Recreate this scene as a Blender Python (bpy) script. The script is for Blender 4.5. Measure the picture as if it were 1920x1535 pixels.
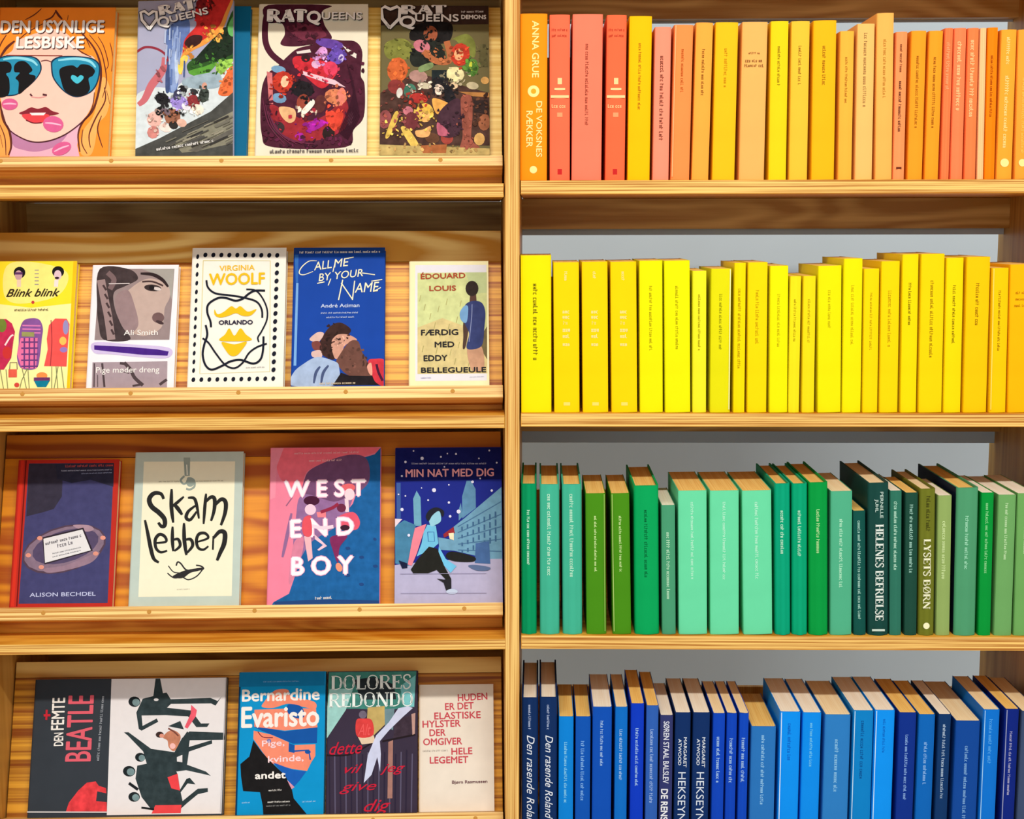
import bpy, bmesh, math, random
import numpy as np
from mathutils import Matrix, Vector

random.seed(7)
for o in list(bpy.data.objects):
    bpy.data.objects.remove(o)
scene = bpy.context.scene
COL = scene.collection

# ---------------------------------------------------------------- camera, light, exposure
F = 2571.0                      # focal length in pixels of the 1920x1535 frame
DIST, EYE, PITCH = 1.8, 1.50, math.radians(7.5)
cam = bpy.data.cameras.new('camera')
cam.sensor_fit = 'HORIZONTAL'; cam.sensor_width = 36.0; cam.lens = F * 36.0 / 1920.0
cam.clip_start = 0.05
camo = bpy.data.objects.new('camera', cam); COL.objects.link(camo)
camo.location = (0, -DIST, EYE); camo.rotation_euler = (math.pi / 2 - PITCH, 0, 0)
scene.camera = camo

world = bpy.data.worlds.new('world'); scene.world = world; world.use_nodes = True
world.node_tree.nodes['Background'].inputs[0].default_value = (1.0, 0.985, 0.96, 1)
world.node_tree.nodes['Background'].inputs[1].default_value = 0.66

ld = bpy.data.lights.new('ceiling_strip_light', 'AREA')
ld.shape = 'RECTANGLE'; ld.size = 3.6; ld.size_y = 0.10; ld.energy = 122; ld.color = (1.0, 0.955, 0.88)
lo = bpy.data.objects.new('ceiling_strip_light', ld); COL.objects.link(lo)
lo.location = (0.15, -2.5, EYE + 2.1)
lo.rotation_euler = (Vector((0, 0, EYE - 0.25)) - Vector((0, -2.5, EYE + 2.1))).to_track_quat('-Z', 'Y').to_euler()

vs = scene.view_settings
vs.view_transform = 'Standard'; vs.look = 'None'; vs.exposure = -0.20; vs.gamma = 1.0
vs.use_curve_mapping = False

# ---------------------------------------------------------------- geometry helpers
def bay_matrix(yaw, tilt):
    p = Matrix.Translation((0, 0, EYE))
    return Matrix.Rotation(math.radians(yaw), 4, 'Z') @ p @ Matrix.Rotation(math.radians(tilt), 4, 'Y') @ p.inverted()
ML = bay_matrix(1.47, -0.22)     # left bay, turned slightly towards the middle
MR = bay_matrix(-1.10, -0.12)    # right bay
CAMP = Vector((0, -DIST, EYE))
FWD = Vector((0, math.cos(PITCH), -math.sin(PITCH))); UPV = Vector((0, math.sin(PITCH), math.cos(PITCH)))

def ray(px, py):
    return FWD * F + Vector((px - 960.0, 0, 0)) - UPV * (py - 767.5)
def hit(M, px, py, p0, n):
    """bay-local point where the sight line of a photo point meets a bay-local plane"""
    Mi = M.inverted(); o = Mi @ CAMP; d = Mi.to_3x3() @ ray(px, py)
    n = Vector(n); t = n.dot(Vector(p0) - o) / n.dot(d)
    return o + d * t
def at(M, px, py, y):
    h = hit(M, px, py, (0, y, 0), (0, 1, 0)); return h.x, h.z

def lin(c):
    return tuple(((v / 255.0) / 12.92 if v / 255.0 <= 0.04045 else (((v / 255.0) + 0.055) / 1.055) ** 2.4) for v in c)

# ---------------------------------------------------------------- materials
MATS = {}
def mat(c, rough=0.5, spec=0.3, grain=0.0, gscale=60.0):
    key = (tuple(c), rough, spec, grain, gscale)
    if key in MATS: return MATS[key]
    m = bpy.data.materials.new('print_%02x%02x%02x' % tuple(int(v) for v in c)); m.use_nodes = True
    nt = m.node_tree; b = nt.nodes['Principled BSDF']
    b.inputs['Roughness'].default_value = min(1, rough + 0.2)
    b.inputs['Specular IOR Level'].default_value = spec * 0.28
    col = lin(c)
    if grain > 0:
        tc = nt.nodes.new('ShaderNodeTexCoord'); nz = nt.nodes.new('ShaderNodeTexNoise')
        nz.inputs['Scale'].default_value = gscale; nz.inputs['Detail'].default_value = 4.0
        rp = nt.nodes.new('ShaderNodeValToRGB')
        rp.color_ramp.elements[0].position = 0.3; rp.color_ramp.elements[1].position = 0.7
        rp.color_ramp.elements[0].color = tuple(v * (1 - grain) for v in col) + (1,)
        rp.color_ramp.elements[1].color = tuple(min(1, v * (1 + grain) + grain * 0.02) for v in col) + (1,)
        nt.links.new(tc.outputs['Object'], nz.inputs['Vector']); nt.links.new(nz.outputs['Fac'], rp.inputs['Fac'])
        nt.links.new(rp.outputs['Color'], b.inputs['Base Color'])
    else:
        b.inputs['Base Color'].default_value = col + (1,)
    MATS[key] = m
    return m

def wood(name, light, dark, sc, rough=0.42, wav=0.0, contrast=(0.3, 0.7), seed=0.0):
    """streaky pine: noise stretched along the grain, optional wandering cathedral bands"""
    m = bpy.data.materials.new(name); m.use_nodes = True
    nt = m.node_tree; b = nt.nodes['Principled BSDF']; L = nt.links
    b.inputs['Roughness'].default_value = rough; b.inputs['Specular IOR Level'].default_value = 0.35
    tc = nt.nodes.new('ShaderNodeTexCoord'); mp = nt.nodes.new('ShaderNodeMapping')
    mp.inputs['Scale'].default_value = sc; mp.inputs['Location'].default_value = (seed, seed * 0.7, seed * 1.3)
    nz = nt.nodes.new('ShaderNodeTexNoise'); nz.inputs['Scale'].default_value = 1.0
    nz.inputs['Detail'].default_value = 5.0; nz.inputs['Roughness'].default_value = 0.6
    L.new(tc.outputs['Object'], mp.inputs['Vector']); L.new(mp.outputs['Vector'], nz.inputs['Vector'])
    fac = nz.outputs['Fac']
    if wav > 0:
        mp2 = nt.nodes.new('ShaderNodeMapping')
        mp2.inputs['Scale'].default_value = (sc[0] * 1.3, sc[1] * 0.30, sc[2] * 0.30)
        mp2.inputs['Location'].default_value = (seed + 3.1, seed, seed * 0.4)
        n2 = nt.nodes.new('ShaderNodeTexNoise'); n2.inputs['Scale'].default_value = 1.0; n2.inputs['Detail'].default_value = 1.0
        mu = nt.nodes.new('ShaderNodeMath'); mu.operation = 'MULTIPLY'; mu.inputs[1].default_value = 55.0
        si = nt.nodes.new('ShaderNodeMath'); si.operation = 'SINE'
        ma = nt.nodes.new('ShaderNodeMath'); ma.operation = 'MULTIPLY_ADD'
        ma.inputs[1].default_value = 0.16 * wav
        L.new(tc.outputs['Object'], mp2.inputs['Vector']); L.new(mp2.outputs['Vector'], n2.inputs['Vector'])
        L.new(n2.outputs['Fac'], mu.inputs[0]); L.new(mu.outputs[0], si.inputs[0])
        L.new(si.outputs[0], ma.inputs[0]); L.new(fac, ma.inputs[2]); fac = ma.outputs[0]
    rp = nt.nodes.new('ShaderNodeValToRGB')
    rp.color_ramp.elements[0].position = contrast[0]; rp.color_ramp.elements[1].position = contrast[1]
    rp.color_ramp.elements[0].color = lin(dark) + (1,); rp.color_ramp.elements[1].color = lin(light) + (1,)
    L.new(fac, rp.inputs['Fac']); L.new(rp.outputs['Color'], b.inputs['Base Color'])
    bp = nt.nodes.new('ShaderNodeBump'); bp.inputs['Strength'].default_value = 0.06; bp.inputs['Distance'].default_value = 0.001
    L.new(fac, bp.inputs['Height']); L.new(bp.outputs['Normal'], b.inputs['Normal'])
    return m

W_SHELF = wood('pine_shelf', (236, 172, 62), (190, 112, 14), (2.2, 40, 90), wav=0.4, contrast=(0.36, 0.64))
W_EDGE = wood('plywood_edge', (252, 206, 116), (178, 108, 30), (2.6, 30, 420), contrast=(0.40, 0.56))
W_EDGEV = wood('plywood_edge_upright', (248, 204, 120), (190, 122, 42), (420, 30, 2.6), contrast=(0.40, 0.57))
W_UP = wood('pine_upright', (226, 174, 88), (184, 122, 40), (70, 34, 2.2), wav=0.4)
W_BACK = wood('pine_back_panel', (234, 196, 116), (176, 128, 52), (1.6, 30, 60), wav=0.6, seed=4, contrast=(0.34, 0.66))
W_RAIL = wood('pine_back_rail', (240, 200, 120), (190, 138, 60), (1.8, 30, 50), wav=0.6, seed=9, contrast=(0.34, 0.66))
W_TRAY = [
    wood('pale_pine_board', (252, 222, 132), (226, 182, 78), (0.7, 40, 210), seed=1, contrast=(0.38, 0.62)),
    wood('golden_pine_board', (244, 182, 66), (170, 88, 6), (0.8, 40, 190), wav=0.2, seed=2, contrast=(0.36, 0.60)),
    wood('orange_pine_board', (232, 150, 24), (176, 84, 6), (1.3, 26, 40), wav=0.9, seed=3, contrast=(0.30, 0.68)),
    wood('yellow_pine_board', (234, 168, 50), (140, 70, 6), (0.9, 36, 150), wav=0.2, seed=5, contrast=(0.36, 0.60))]
W_CATH = [
    W_TRAY[0], wood('cathedral_pine', (255, 224, 140), (214, 156, 60), (1.2, 34, 34), wav=1.5, seed=6, contrast=(0.30, 0.70)),
    wood('red_cathedral_pine', (206, 124, 30), (150, 70, 8), (1.3, 34, 34), wav=1.2, seed=7, contrast=(0.30, 0.70)),
    wood('light_cathedral_pine', (244, 206, 122), (206, 152, 66), (1.2, 34, 34), wav=1.2, seed=8, contrast=(0.30, 0.70))]
W_LEDGE = wood('plywood_ledge', (250, 212, 134), (190, 124, 44), (2.6, 360, 420), contrast=(0.39, 0.58), seed=8)
W_PLUG = mat((196, 140, 66), 0.5)
PAGE_TAN = wood('tan_page_edges', (254, 214, 124), (236, 178, 84), (600, 6, 6), rough=0.9)
PAGE_CREAM = wood('cream_page_edges', (254, 234, 190), (242, 210, 156), (600, 6, 6), rough=0.9)
PAGE_WHITE = wood('white_page_edges', (253, 246, 228), (240, 222, 194), (600, 6, 6), rough=0.9)
PAGES = {'t': PAGE_TAN, 'c': PAGE_CREAM, 'w': PAGE_WHITE}

# ---------------------------------------------------------------- object helpers
def empty(name, M, label=None, cat=None, group=None):
    o = bpy.data.objects.new(name, None); COL.objects.link(o); o.matrix_world = M
    o.empty_display_size = 0.02
    if label: o['label'] = label
    if cat: o['category'] = cat
    if group: o['group'] = group
    return o

def link_mesh(name, me, mats, parent=None, M=None):
    for m in mats: me.materials.append(m)
    o = bpy.data.objects.new(name, me); COL.objects.link(o)
    if parent: o.parent = parent
    if M is not None: o.matrix_basis = M
    return o

def from_bm(name, bm, mats, parent=None, M=None):
    me = bpy.data.meshes.new(name); bm.to_mesh(me); bm.free()
    return link_mesh(name, me, mats, parent, M)

def bm_box(bm, x0, x1, y0, y1, z0, z1, front=None, bev=0.0):
    v = [bm.verts.new(p) for p in ((x0, y0, z0), (x1, y0, z0), (x1, y1, z0), (x0, y1, z0), (x0, y0, z1), (x1, y0, z1), (x1, y1, z1), (x0, y1, z1))]
    fs = [bm.faces.new([v[i] for i in q]) for q in ((3, 2, 1, 0), (4, 5, 6, 7), (0, 1, 5, 4), (1, 2, 6, 5), (2, 3, 7, 6), (3, 0, 4, 7))]
    if front is not None: fs[2].material_index = front
    if bev > 0:
        es = list({e for f in fs for e in f.edges})
        bmesh.ops.bevel(bm, geom=es, offset=bev, segments=2, affect='EDGES', profile=0.7)
    return fs

def box(name, x0, x1, y0, y1, z0, z1, mats, parent=None, M=None, front=None, bev=0.0008):
    bm = bmesh.new(); bm_box(bm, x0, x1, y0, y1, z0, z1, front, bev)
    return from_bm(name, bm, mats, parent, M)

# ---------------------------------------------------------------- flat print: shapes lying on a surface
def smooth(pts, closed, n=6):
    P = [np.array(p, float) for p in pts]; N = len(P); out = []
    rng = range(N if closed else N - 1)
    for i in rng:
        p0 = P[(i - 1) % N] if closed or i > 0 else P[i]
        p1 = P[i]; p2 = P[(i + 1) % N]
        p3 = P[(i + 2) % N] if closed or i + 2 < N else p2
        for k in range(n):
            t = k / n
            out.append(0.5 * ((2 * p1) + (p2 - p0) * t + (2 * p0 - 5 * p1 + 4 * p2 - p3) * t * t + (3 * p1 - p0 - 3 * p2 + p3) * t ** 3))
    if not closed: out.append(P[-1])
    return out

_TXT = {}
def text_mesh(s, bold=0.0, shear=0.0):
    """outline of a line of lettering: verts with cap height 1, width normalised to 0..1"""
    key = (s, bold, shear)
    if key in _TXT: return _TXT[key]
    cu = bpy.data.curves.new('lettering', 'FONT'); cu.body = s; cu.resolution_u = 3
    cu.offset = bold; cu.shear = shear; cu.size = 1.0
    ob = bpy.data.objects.new('lettering', cu); COL.objects.link(ob)
    me = bpy.data.meshes.new_from_object(ob)
    vs_ = [(v.co.x, v.co.y) for v in me.vertices]; fs_ = [tuple(p.vertices) for p in me.polygons]
    bpy.data.objects.remove(ob); bpy.data.curves.remove(cu); bpy.data.meshes.remove(me)
    x0 = min(v[0] for v in vs_); x1 = max(v[0] for v in vs_)
    cap = 0.729 + 2 * bold
    vs_ = [((x - x0) / (x1 - x0), (y + bold) / cap) for x, y in vs_]
    _TXT[key] = (vs_, fs_)
    return _TXT[key]

T_, t_ = 0.20, 0.07
SERIF = {   # strokes of a roman capital: (points, width)
 'D': (0.82, [([(.16, 0), (.16, 1)], T_), ([(.04, .03), (.4, .03), (.68, .18), (.74, .5), (.68, .82), (.4, .97), (.04, .97)], t_), ([(.66, .2), (.74, .5), (.66, .8)], .15)]),
 'O': (0.92, [([(.46, .0), (.2, .12), (.12, .5), (.2, .88), (.46, 1), (.72, .88), (.8, .5), (.72, .12), (.46, 0)], t_), ([(.19, .2), (.12, .5), (.19, .8)], .16), ([(.73, .2), (.8, .5), (.73, .8)], .16)]),
 'L': (0.72, [([(.18, 0), (.18, 1)], T_), ([(.03, .97), (.34, .97)], t_), ([(.03, .03), (.66, .03), (.68, .28)], t_)]),
 'R': (0.86, [([(.16, 0), (.16, 1)], T_), ([(.03, .03), (.32, .03)], t_), ([(.03, .97), (.45, .97), (.64, .85), (.64, .65), (.45, .5), (.16, .5)], t_), ([(.62, .86), (.66, .74), (.62, .62)], .13), ([(.42, .5), (.72, .03), (.85, .03)], .14)]),
 'E': (0.76, [([(.18, 0), (.18, 1)], T_), ([(.03, .03), (.68, .03), (.7, .26)], t_), ([(.03, .97), (.66, .97), (.68, .76)], t_), ([(.18, .5), (.5, .5)], t_), ([(.5, .38), (.5, .62)], t_)]),
 'F': (0.72, [([(.18, 0), (.18, 1)], T_), ([(.03, .03), (.36, .03)], t_), ([(.03, .97), (.66, .97), (.68, .74)], t_), ([(.18, .5), (.5, .5)], t_), ([(.5, .38), (.5, .62)], t_)]),
 'S': (0.66, [([(.54, .78), (.5, .95), (.3, 1), (.12, .88), (.14, .68), (.32, .54), (.5, .4), (.54, .18), (.36, 0), (.16, .03), (.08, .24)], .10), ([(.16, .66), (.5, .4)], .17)]),
 'N': (0.94, [([(.16, 0), (.16, 1)], t_), ([(.78, 0), (.78, 1)], t_), ([(.16, 1), (.78, 0)], .18), ([(.02, .03), (.3, .03)], t_), ([(.64, .97), (.92, .97)], t_), ([(.02, .97), (.2, .97)], t_)]),
 'H': (0.92, [([(.17, 0), (.17, 1)], T_), ([(.73, 0), (.73, 1)], T_), ([(.17, .5), (.73, .5)], t_)] + [([(a, b), (a + .32, b)], t_) for a in (.01, .57) for b in (.03, .97)]),
 'B': (0.80, [([(.16, 0), (.16, 1)], T_), ([(.03, .97), (.44, .97), (.6, .86), (.6, .66), (.44, .53), (.16, .53)], t_), ([(.44, .53), (.66, .4), (.66, .15), (.44, .03), (.03, .03)], t_), ([(.66, .4), (.67, .15)], .14)]),
 'I': (0.42, [([(.2, 0), (.2, 1)], T_), ([(.04, .03), (.36, .03)], t_), ([(.04, .97), (.36, .97)], t_)]),
 'Y': (0.84, [([(.42, 0), (.42, .45)], T_), ([(.42, .45), (.12, 1)], .18), ([(.42, .45), (.72, 1)], t_), ([(0, .97), (.26, .97)], t_), ([(.58, .97), (.84, .97)], t_), ([(.26, .03), (.58, .03)], t_)]),
 'T': (0.78, [([(.38, 0), (.38, 1)], T_), ([(.05, .74), (.05, .97), (.71, .97), (.71, .74)], t_), ([(.22, .03), (.54, .03)], t_)]),
 'A': (0.90, [([(.12, .03), (.44, 1)], t_), ([(.44, 1), (.74, .03)], .19), ([(.24, .34), (.64, .34)], t_), ([(0, .03), (.26, .03)], t_), ([(.58, .03), (.9, .03)], t_)]),
 ' ': (0.34, [])}
SERIF['\u00d8'] = (0.92, SERIF['O'][1] + [([(.16, -.05), (.76, 1.05)], t_)])

class Print:
    """collects flat coloured shapes; mapf turns photo-frame coordinates of the picture into (u, v) on the face"""
    def __init__(s, mapf, clamp, w0, step=0.000014, origin=(0, 0), sc=1.0):
        s.mapf, s.clamp, s.w, s.step = mapf, clamp, w0, step
        s.o, s.sc = origin, sc
        s.verts, s.faces, s.mi, s.mats = [], [], [], []
        s.lines = None
    def idx(s, c, grain):
        m = mat(c, 0.42, 0.3, grain, 90.0)
        if m not in s.mats: s.mats.append(m)
        return s.mats.index(m)
    def q(s, p):
        return s.mapf(s.o[0] + p[0] / s.sc, s.o[1] + p[1] / s.sc)
    def cl(s, uv):
        a, b, c, d = s.clamp
        return (min(max(uv[0], a), b), min(max(uv[1], c), d))
    def start(s, name, key):
        """from here on shapes belong to another line of lettering"""
        if s.lines is None: return
        for L in s.lines:
            if L[1] == key: break
        else:
            L = [name, key, [], [], [], []]; s.lines.append(L)
        s.verts, s.faces, s.mi, s.mats = L[2:]
    def raw(s, uvs, faces, c, grain=0.0):
        k = s.idx(c, grain); n = len(s.verts)
        for uv in uvs:
            u, v = s.cl(uv); s.verts.append((u, v, s.w))
        for f in faces:
            s.faces.append([n + i for i in f]); s.mi.append(k)
        s.w += s.step
    def P(s, c, pts, sm=True, grain=0.12):
        p = smooth(pts, True) if sm else pts
        s.raw([s.q(x) for x in p], [list(range(len(p)))], c, grain)
    def dabs(s, seeds, n, r0=8, r1=26, seed=1, var=34):
        """small irregular brush marks, coloured like the nearest shape"""
        rnd = random.Random(seed); keep, s.step = s.step, 0.000002
        for _ in range(n):
            c, x, y, rx, ry = rnd.choice(seeds)
            a = rnd.uniform(0, 6.283); q = rnd.random() ** 0.5 * 1.15
            px, py = x + rx * q * math.cos(a), y + ry * q * math.sin(a); r = rnd.uniform(r0, r1)
            v = rnd.choice((0.66, 0.8, 0.92, 1.1, 1.22)); cc = tuple(int(min(248, max(8, k * v))) for k in c)
            ro = rnd.uniform(0, 6.283); el = rnd.uniform(0.35, 0.9); m = rnd.randint(5, 8)
            pts = []
            for i in range(m):
                t = 6.283 * i / m; rr = r * rnd.uniform(0.6, 1.2)
                u, w = rr * math.cos(t), rr * el * math.sin(t)
                pts.append((px + u * math.cos(ro) - w * math.sin(ro), py + u * math.sin(ro) + w * math.cos(ro)))
            s.P(cc, pts, False, 0)
        s.step = keep
    def E(s, c, cx, cy, rx, ry=None, rot=0, grain=0.0, n=18):
        ry = rx if ry is None else ry; a = math.radians(rot)
        pts = [(cx + rx * math.cos(t) * math.cos(a) - ry * math.sin(t) * math.sin(a), cy + rx * math.cos(t) * math.sin(a) + ry * math.sin(t) * math.cos(a)) for t in [2 * math.pi * i / n for i in range(n)]]
        s.raw([s.q(x) for x in pts], [list(range(n))], c, grain)
    def S(s, c, w, pts, sm=True, taper=False, close=False):
        p = smooth(pts, close) if sm and len(pts) > 2 else [np.array(x, float) for x in pts]
        if close: p = p + [p[0]]
        L, R = [], []
        for i, x in enumerate(p):
            d = p[min(i + 1, len(p) - 1)] - p[max(i - 1, 0)]
            nn = np.hypot(*d); d = d / (nn if nn > 1e-9 else 1)
            t = i / max(1, len(p) - 1); ww = w * (0.25 + 0.75 * math.sin(math.pi * (0.12 + 0.76 * t))) if taper else w
            nrm = np.array((-d[1], d[0])) * ww / 2
            L.append(x + nrm); R.append(x - nrm)
        k = len(p)
        s.raw([s.q(x) for x in L + R], [[i, i + 1, k + i + 1, k + i] for i in range(k - 1)], c)
    def _frame(s, x0, y0, x1, y1, h):
        a = np.array(s.q((x0, y0))); b = np.array(s.q((x1, y1)))
        d = (b - a); L = np.hypot(*d); d = d / L; up = np.array((-d[1], d[0]))
        ln = math.hypot(x1 - x0, y1 - y0); e = np.array(((y1 - y0) / ln, -(x1 - x0) / ln)) * h
        hh = np.hypot(*(np.array(s.q((x0 + e[0], y0 + e[1]))) - a))
        return a, d, up, L, hh
    def T(s, c, txt, x0, y0, x1, y1, h, bold=0.02, shear=0.0):
        s.start('title_line', txt)
        a, d, up, L, hh = s._frame(x0, y0, x1, y1, h)
        v, f = text_mesh(txt, 0.0, shear)
        k = len(v); e = bold * hh * 1.1
        sh = [(0, 0)] if bold < 0.004 else [(-e, 0), (e, 0), (0, -e), (0, e)] + ([(-e * .5, 0), (e * .5, 0)] if bold > 0.05 else [])
        keep, s.step = s.step, 0.000004
        for i, j in sh: s.raw([tuple(a + d * (x * L + i) + up * (y * hh + j)) for x, y in v], f, c)
        s.step = keep; s.w += keep
    def R(s, c, txt, x0, y0, x1, y1, h, fat=1.0):
        a, d, up, L, hh = s._frame(x0, y0, x1, y1, h)
        s.start('title_line', txt)
        W = sum(SERIF[ch][0] for ch in txt); x = 0.0; uvs, fs = [], []
        for ch in txt:
            cw, strokes = SERIF[ch]
            for pts, wd in strokes:
                p = smooth(pts, False, 4) if len(pts) > 3 else [np.array(z, float) for z in pts]
                k = len(p); Ls, Rs = [], []
                for i, z in enumerate(p):
                    g = p[min(i + 1, k - 1)] - p[max(i - 1, 0)]; g = g / max(1e-9, np.hypot(*g))
                    nr = np.array((-g[1], g[0])) * wd * fat / 2; Ls.append(z + nr); Rs.append(z - nr)
                n = len(uvs)
                uvs += [tuple(a + d * (x + z[0]) / W * L + up * z[1] * hh) for z in Ls + Rs]
                fs += [[n + i, n + i + 1, n + k + i + 1, n + k + i] for i in range(k - 1)]
            x += cw
        s.raw(uvs, fs, c)
    def M(s, c, x0, y0, x1, y1, h, seed=None):
        """a line of lettering too small to read in the photo: rows of tiny letter-like strokes"""
        s.start('small_print', ('m', x0, y0))
        h = h * 0.80
        rnd = random.Random(seed if seed is not None else int(x0 * 7 + y0 * 13))
        a, d, up, L, hh = s._frame(x0, y0, x1, y1, h)
        adv = 0.62 * hh; x = 0.0; uvs, fs = [], []; wl = rnd.randint(3, 8)
        def bar(p, q, r, t):
            n = len(uvs)
            for (i, j) in ((p, r), (q, r), (q, t), (p, t)): uvs.append(tuple(a + d * i + up * j))
            fs.append([n, n + 1, n + 2, n + 3])
        while x + adv * 0.8 < L:
            if wl == 0:
                x += adv * 0.7; wl = rnd.randint(3, 8); continue
            k = rnd.randint(0, 5); w = 0.17 * hh; H = hh * (1.0 if k in (1, 4) else 0.72); xe = x + adv * 0.74
            bar(x, x + w, 0, H)
            if k in (0, 2, 3): bar(xe - w, xe, 0, hh * 0.72)
            if k in (0, 1, 5): bar(x, xe, hh * 0.58, hh * 0.72)
            if k in (2, 4, 5): bar(x, xe, 0, hh * 0.14)
            if k == 3: bar(x, xe, hh * 0.3, hh * 0.44)
            x += adv; wl -= 1
        if fs: s.raw(uvs, fs, c)
    def build(s, name, parent, M):
        """(u, v, w) -> local: u along x, v up, w towards the viewer (-y)"""
        if not s.faces: return None
        me = bpy.data.meshes.new(name)
        me.from_pydata([(u, -w, v) for u, v, w in s.verts], [], s.faces)
        for p, k in zip(me.polygons, s.mi): p.material_index = k
        o = link_mesh(name, me, s.mats, parent, M)
        return o

# ---------------------------------------------------------------- a book body: U-shaped cover round a page block
def u_profile(w, d, t, r, bulge, seg=4):
    """outline in (x, y): spine towards -y at y = 0, open side at y = d"""
    out = [(-w / 2, d)]
    for i in range(seg + 1):
        a = math.pi + (math.pi / 2) * i / seg; out.append((-w / 2 + r + r * math.cos(a), r + r * math.sin(a)))
    if bulge > 0:
        for i in range(1, 6):
            x = -w / 2 + r + (w - 2 * r) * i / 6; out.append((x, -bulge * (1 - (2 * i / 6 - 1) ** 2)))
    for i in range(seg + 1):
        a = 1.5 * math.pi + (math.pi / 2) * i / seg; out.append((w / 2 - r + r * math.cos(a), r + r * math.sin(a)))
    out += [(w / 2, d), (w / 2 - t, d), (w / 2 - t, t), (-w / 2 + t, t), (-w / 2 + t, d)]
    return out

def cover_mesh(name, w, d, h, t, r, bulge, mats, parent, side=None):
    pr = u_profile(w, d, t, r, bulge); bm = bmesh.new(); n = len(pr)
    lo = [bm.verts.new((x, y, 0)) for x, y in pr]; hi = [bm.verts.new((x, y, h)) for x, y in pr]
    for i in range(n):
        f = bm.faces.new((lo[i], lo[(i + 1) % n], hi[(i + 1) % n], hi[i]))
        if side is not None and (i == 0): f.material_index = 1
        if 1 <= i < n - 6: f.smooth = True
    bm.faces.new(list(reversed(lo))); bm.faces.new(hi)
    for ed in bm.edges: ed.smooth = all(fc.smooth for fc in ed.link_faces)
    bmesh.ops.recalc_face_normals(bm, faces=bm.faces[:])
    return from_bm(name, bm, mats, parent)

# ================================================================ the setting
floor = box('floor', -4, 4, -4, 1.0, -0.05, 0.0, [mat((206, 200, 190), 0.5, 0.3, 0.06, 6)], bev=0); floor['kind'] = 'structure'
wall = box('wall_back', -4, 4, 1.0, 1.08, 0.0, 4.0, [mat((192, 204, 213), 0.7, 0.2, 0.03, 3)], bev=0); wall['kind'] = 'structure'

# ================================================================ bookcase
HX, HL = 0.7315, 0.7125                                   # clear widths of the right and left bay
bc = empty('bookcase', Matrix.Identity(4), 'pale pine library bookcase of two bays with striped plywood edges', 'bookcase')
TOPZ, BOTZ = 1.90, 0.0
# middle upright: slightly wedge-shaped, so both bays meet it squarely
bm = bmesh.new()
xl, xr = -0.0092, 0.0098
sl, sr = math.tan(math.radians(1.47)), math.tan(math.radians(1.10))
vv = [bm.verts.new(p) for z in (BOTZ, TOPZ) for p in ((xl, -0.001, z), (xr, -0.001, z), (xr + 0.31 * sr, 0.31, z), (xl - 0.31 * sl, 0.31, z))]
for q in ((3, 2, 1, 0), (4, 5, 6, 7), (0, 1, 5, 4), (1, 2, 6, 5), (2, 3, 7, 6), (3, 0, 4, 7)):
    f = bm.faces.new([vv[i] for i in q])
    if q == (0, 1, 5, 4): f.material_index = 1
bmesh.ops.bevel(bm, geom=bm.edges[:], offset=0.0008, segments=2, affect='EDGES')
from_bm('upright_panel', bm, [W_UP, W_EDGEV], bc)
box('upright_panel', -HL - 0.02, -HL, 0, 0.31, BOTZ + 0.004, TOPZ, [W_UP, W_EDGEV], bc, ML, 1)
box('upright_panel', HX, HX + 0.02, 0, 0.31, BOTZ + 0.004, TOPZ, [W_UP, W_EDGEV], bc, MR, 1)

def z_at(M, px, py, y=0.0): return at(M, px, py, y)[1]
# shelves: photo heights of the front edge (top, bottom)
LS = [(345, 371), (781, 806), (1202.5, 1222.5), (1600, 1624)]
RS = [(337, 363), (774.5, 800), (1192, 1218), (1607, 1632)]
LZ = [(z_at(ML, 470, a), z_at(ML, 470, b)) for a, b in LS]
RZ = [(z_at(MR, 1447, a), z_at(MR, 1447, b)) for a, b in RS]
step = LZ[0][0] - LZ[1][0]
LZ.insert(0, (LZ[0][0] + step - 0.008, LZ[0][1] + step - 0.008)); RZ.insert(0, (RZ[0][0] + step, RZ[0][1] + step + 0.001))
for z1, z0 in LZ:
    box('shelf', -HL, -0.0105, 0, 0.29, z0, z1, [W_SHELF, W_EDGE], bc, ML, 1)
for z1, z0 in RZ:
    box('shelf', 0.0112, HX, 0, 0.285, z0, z1, [W_SHELF, W_EDGE], bc, MR, 1)
for M, x0, x1 in ((ML, -HL, -0.011), (MR, 0.0112, HX)):
    box('shelf', x0, x1, 0, 0.29, 0.09, 0.11, [W_SHELF, W_EDGE], bc, M, 1)
    box('plinth', x0, x1, 0.03, 0.05, 0.008, 0.09, [W_SHELF], bc, M)
# rails under the right shelves, open to the wall behind; closed back on the left
for i, (z1, z0) in enumerate(RZ):
    drop = 0.045
    box('back_rail', 0.0085, HX, 0.262, 0.284, z0 - drop, z0 - 0.0003, [W_RAIL], bc, MR)
zb = [z0 for z1, z0 in LZ]
for i in range(len(LZ) - 1):
    box('back_panel', -HL, -0.0075, 0.270, 0.284, LZ[i + 1][0] + 0.0005, LZ[i][1] - 0.0005, [W_BACK], bc, ML)
# unseen board added behind each row to keep the gaps between books dark
for i in range(1, len(RZ)):
    box('back_stop', 0.0085, HX, 0.288, 0.296, RZ[i][0] - 0.01, RZ[i][0] + (0.19, 0.17, 0.145, 0.145)[i - 1], [W_UP], bc, MR)
# thin grey strip added below each rail, standing in for the rail's shadow
RAIL_SHADE = mat((206, 228, 250), 0.45, 0.4)
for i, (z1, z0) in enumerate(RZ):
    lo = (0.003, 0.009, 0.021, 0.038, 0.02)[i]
    box('back_strip', 0.0085, HX, 0.286, 0.288, z0 - 0.045 - lo, z0 - 0.004, [RAIL_SHADE], bc, MR, bev=0.0004)

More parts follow.
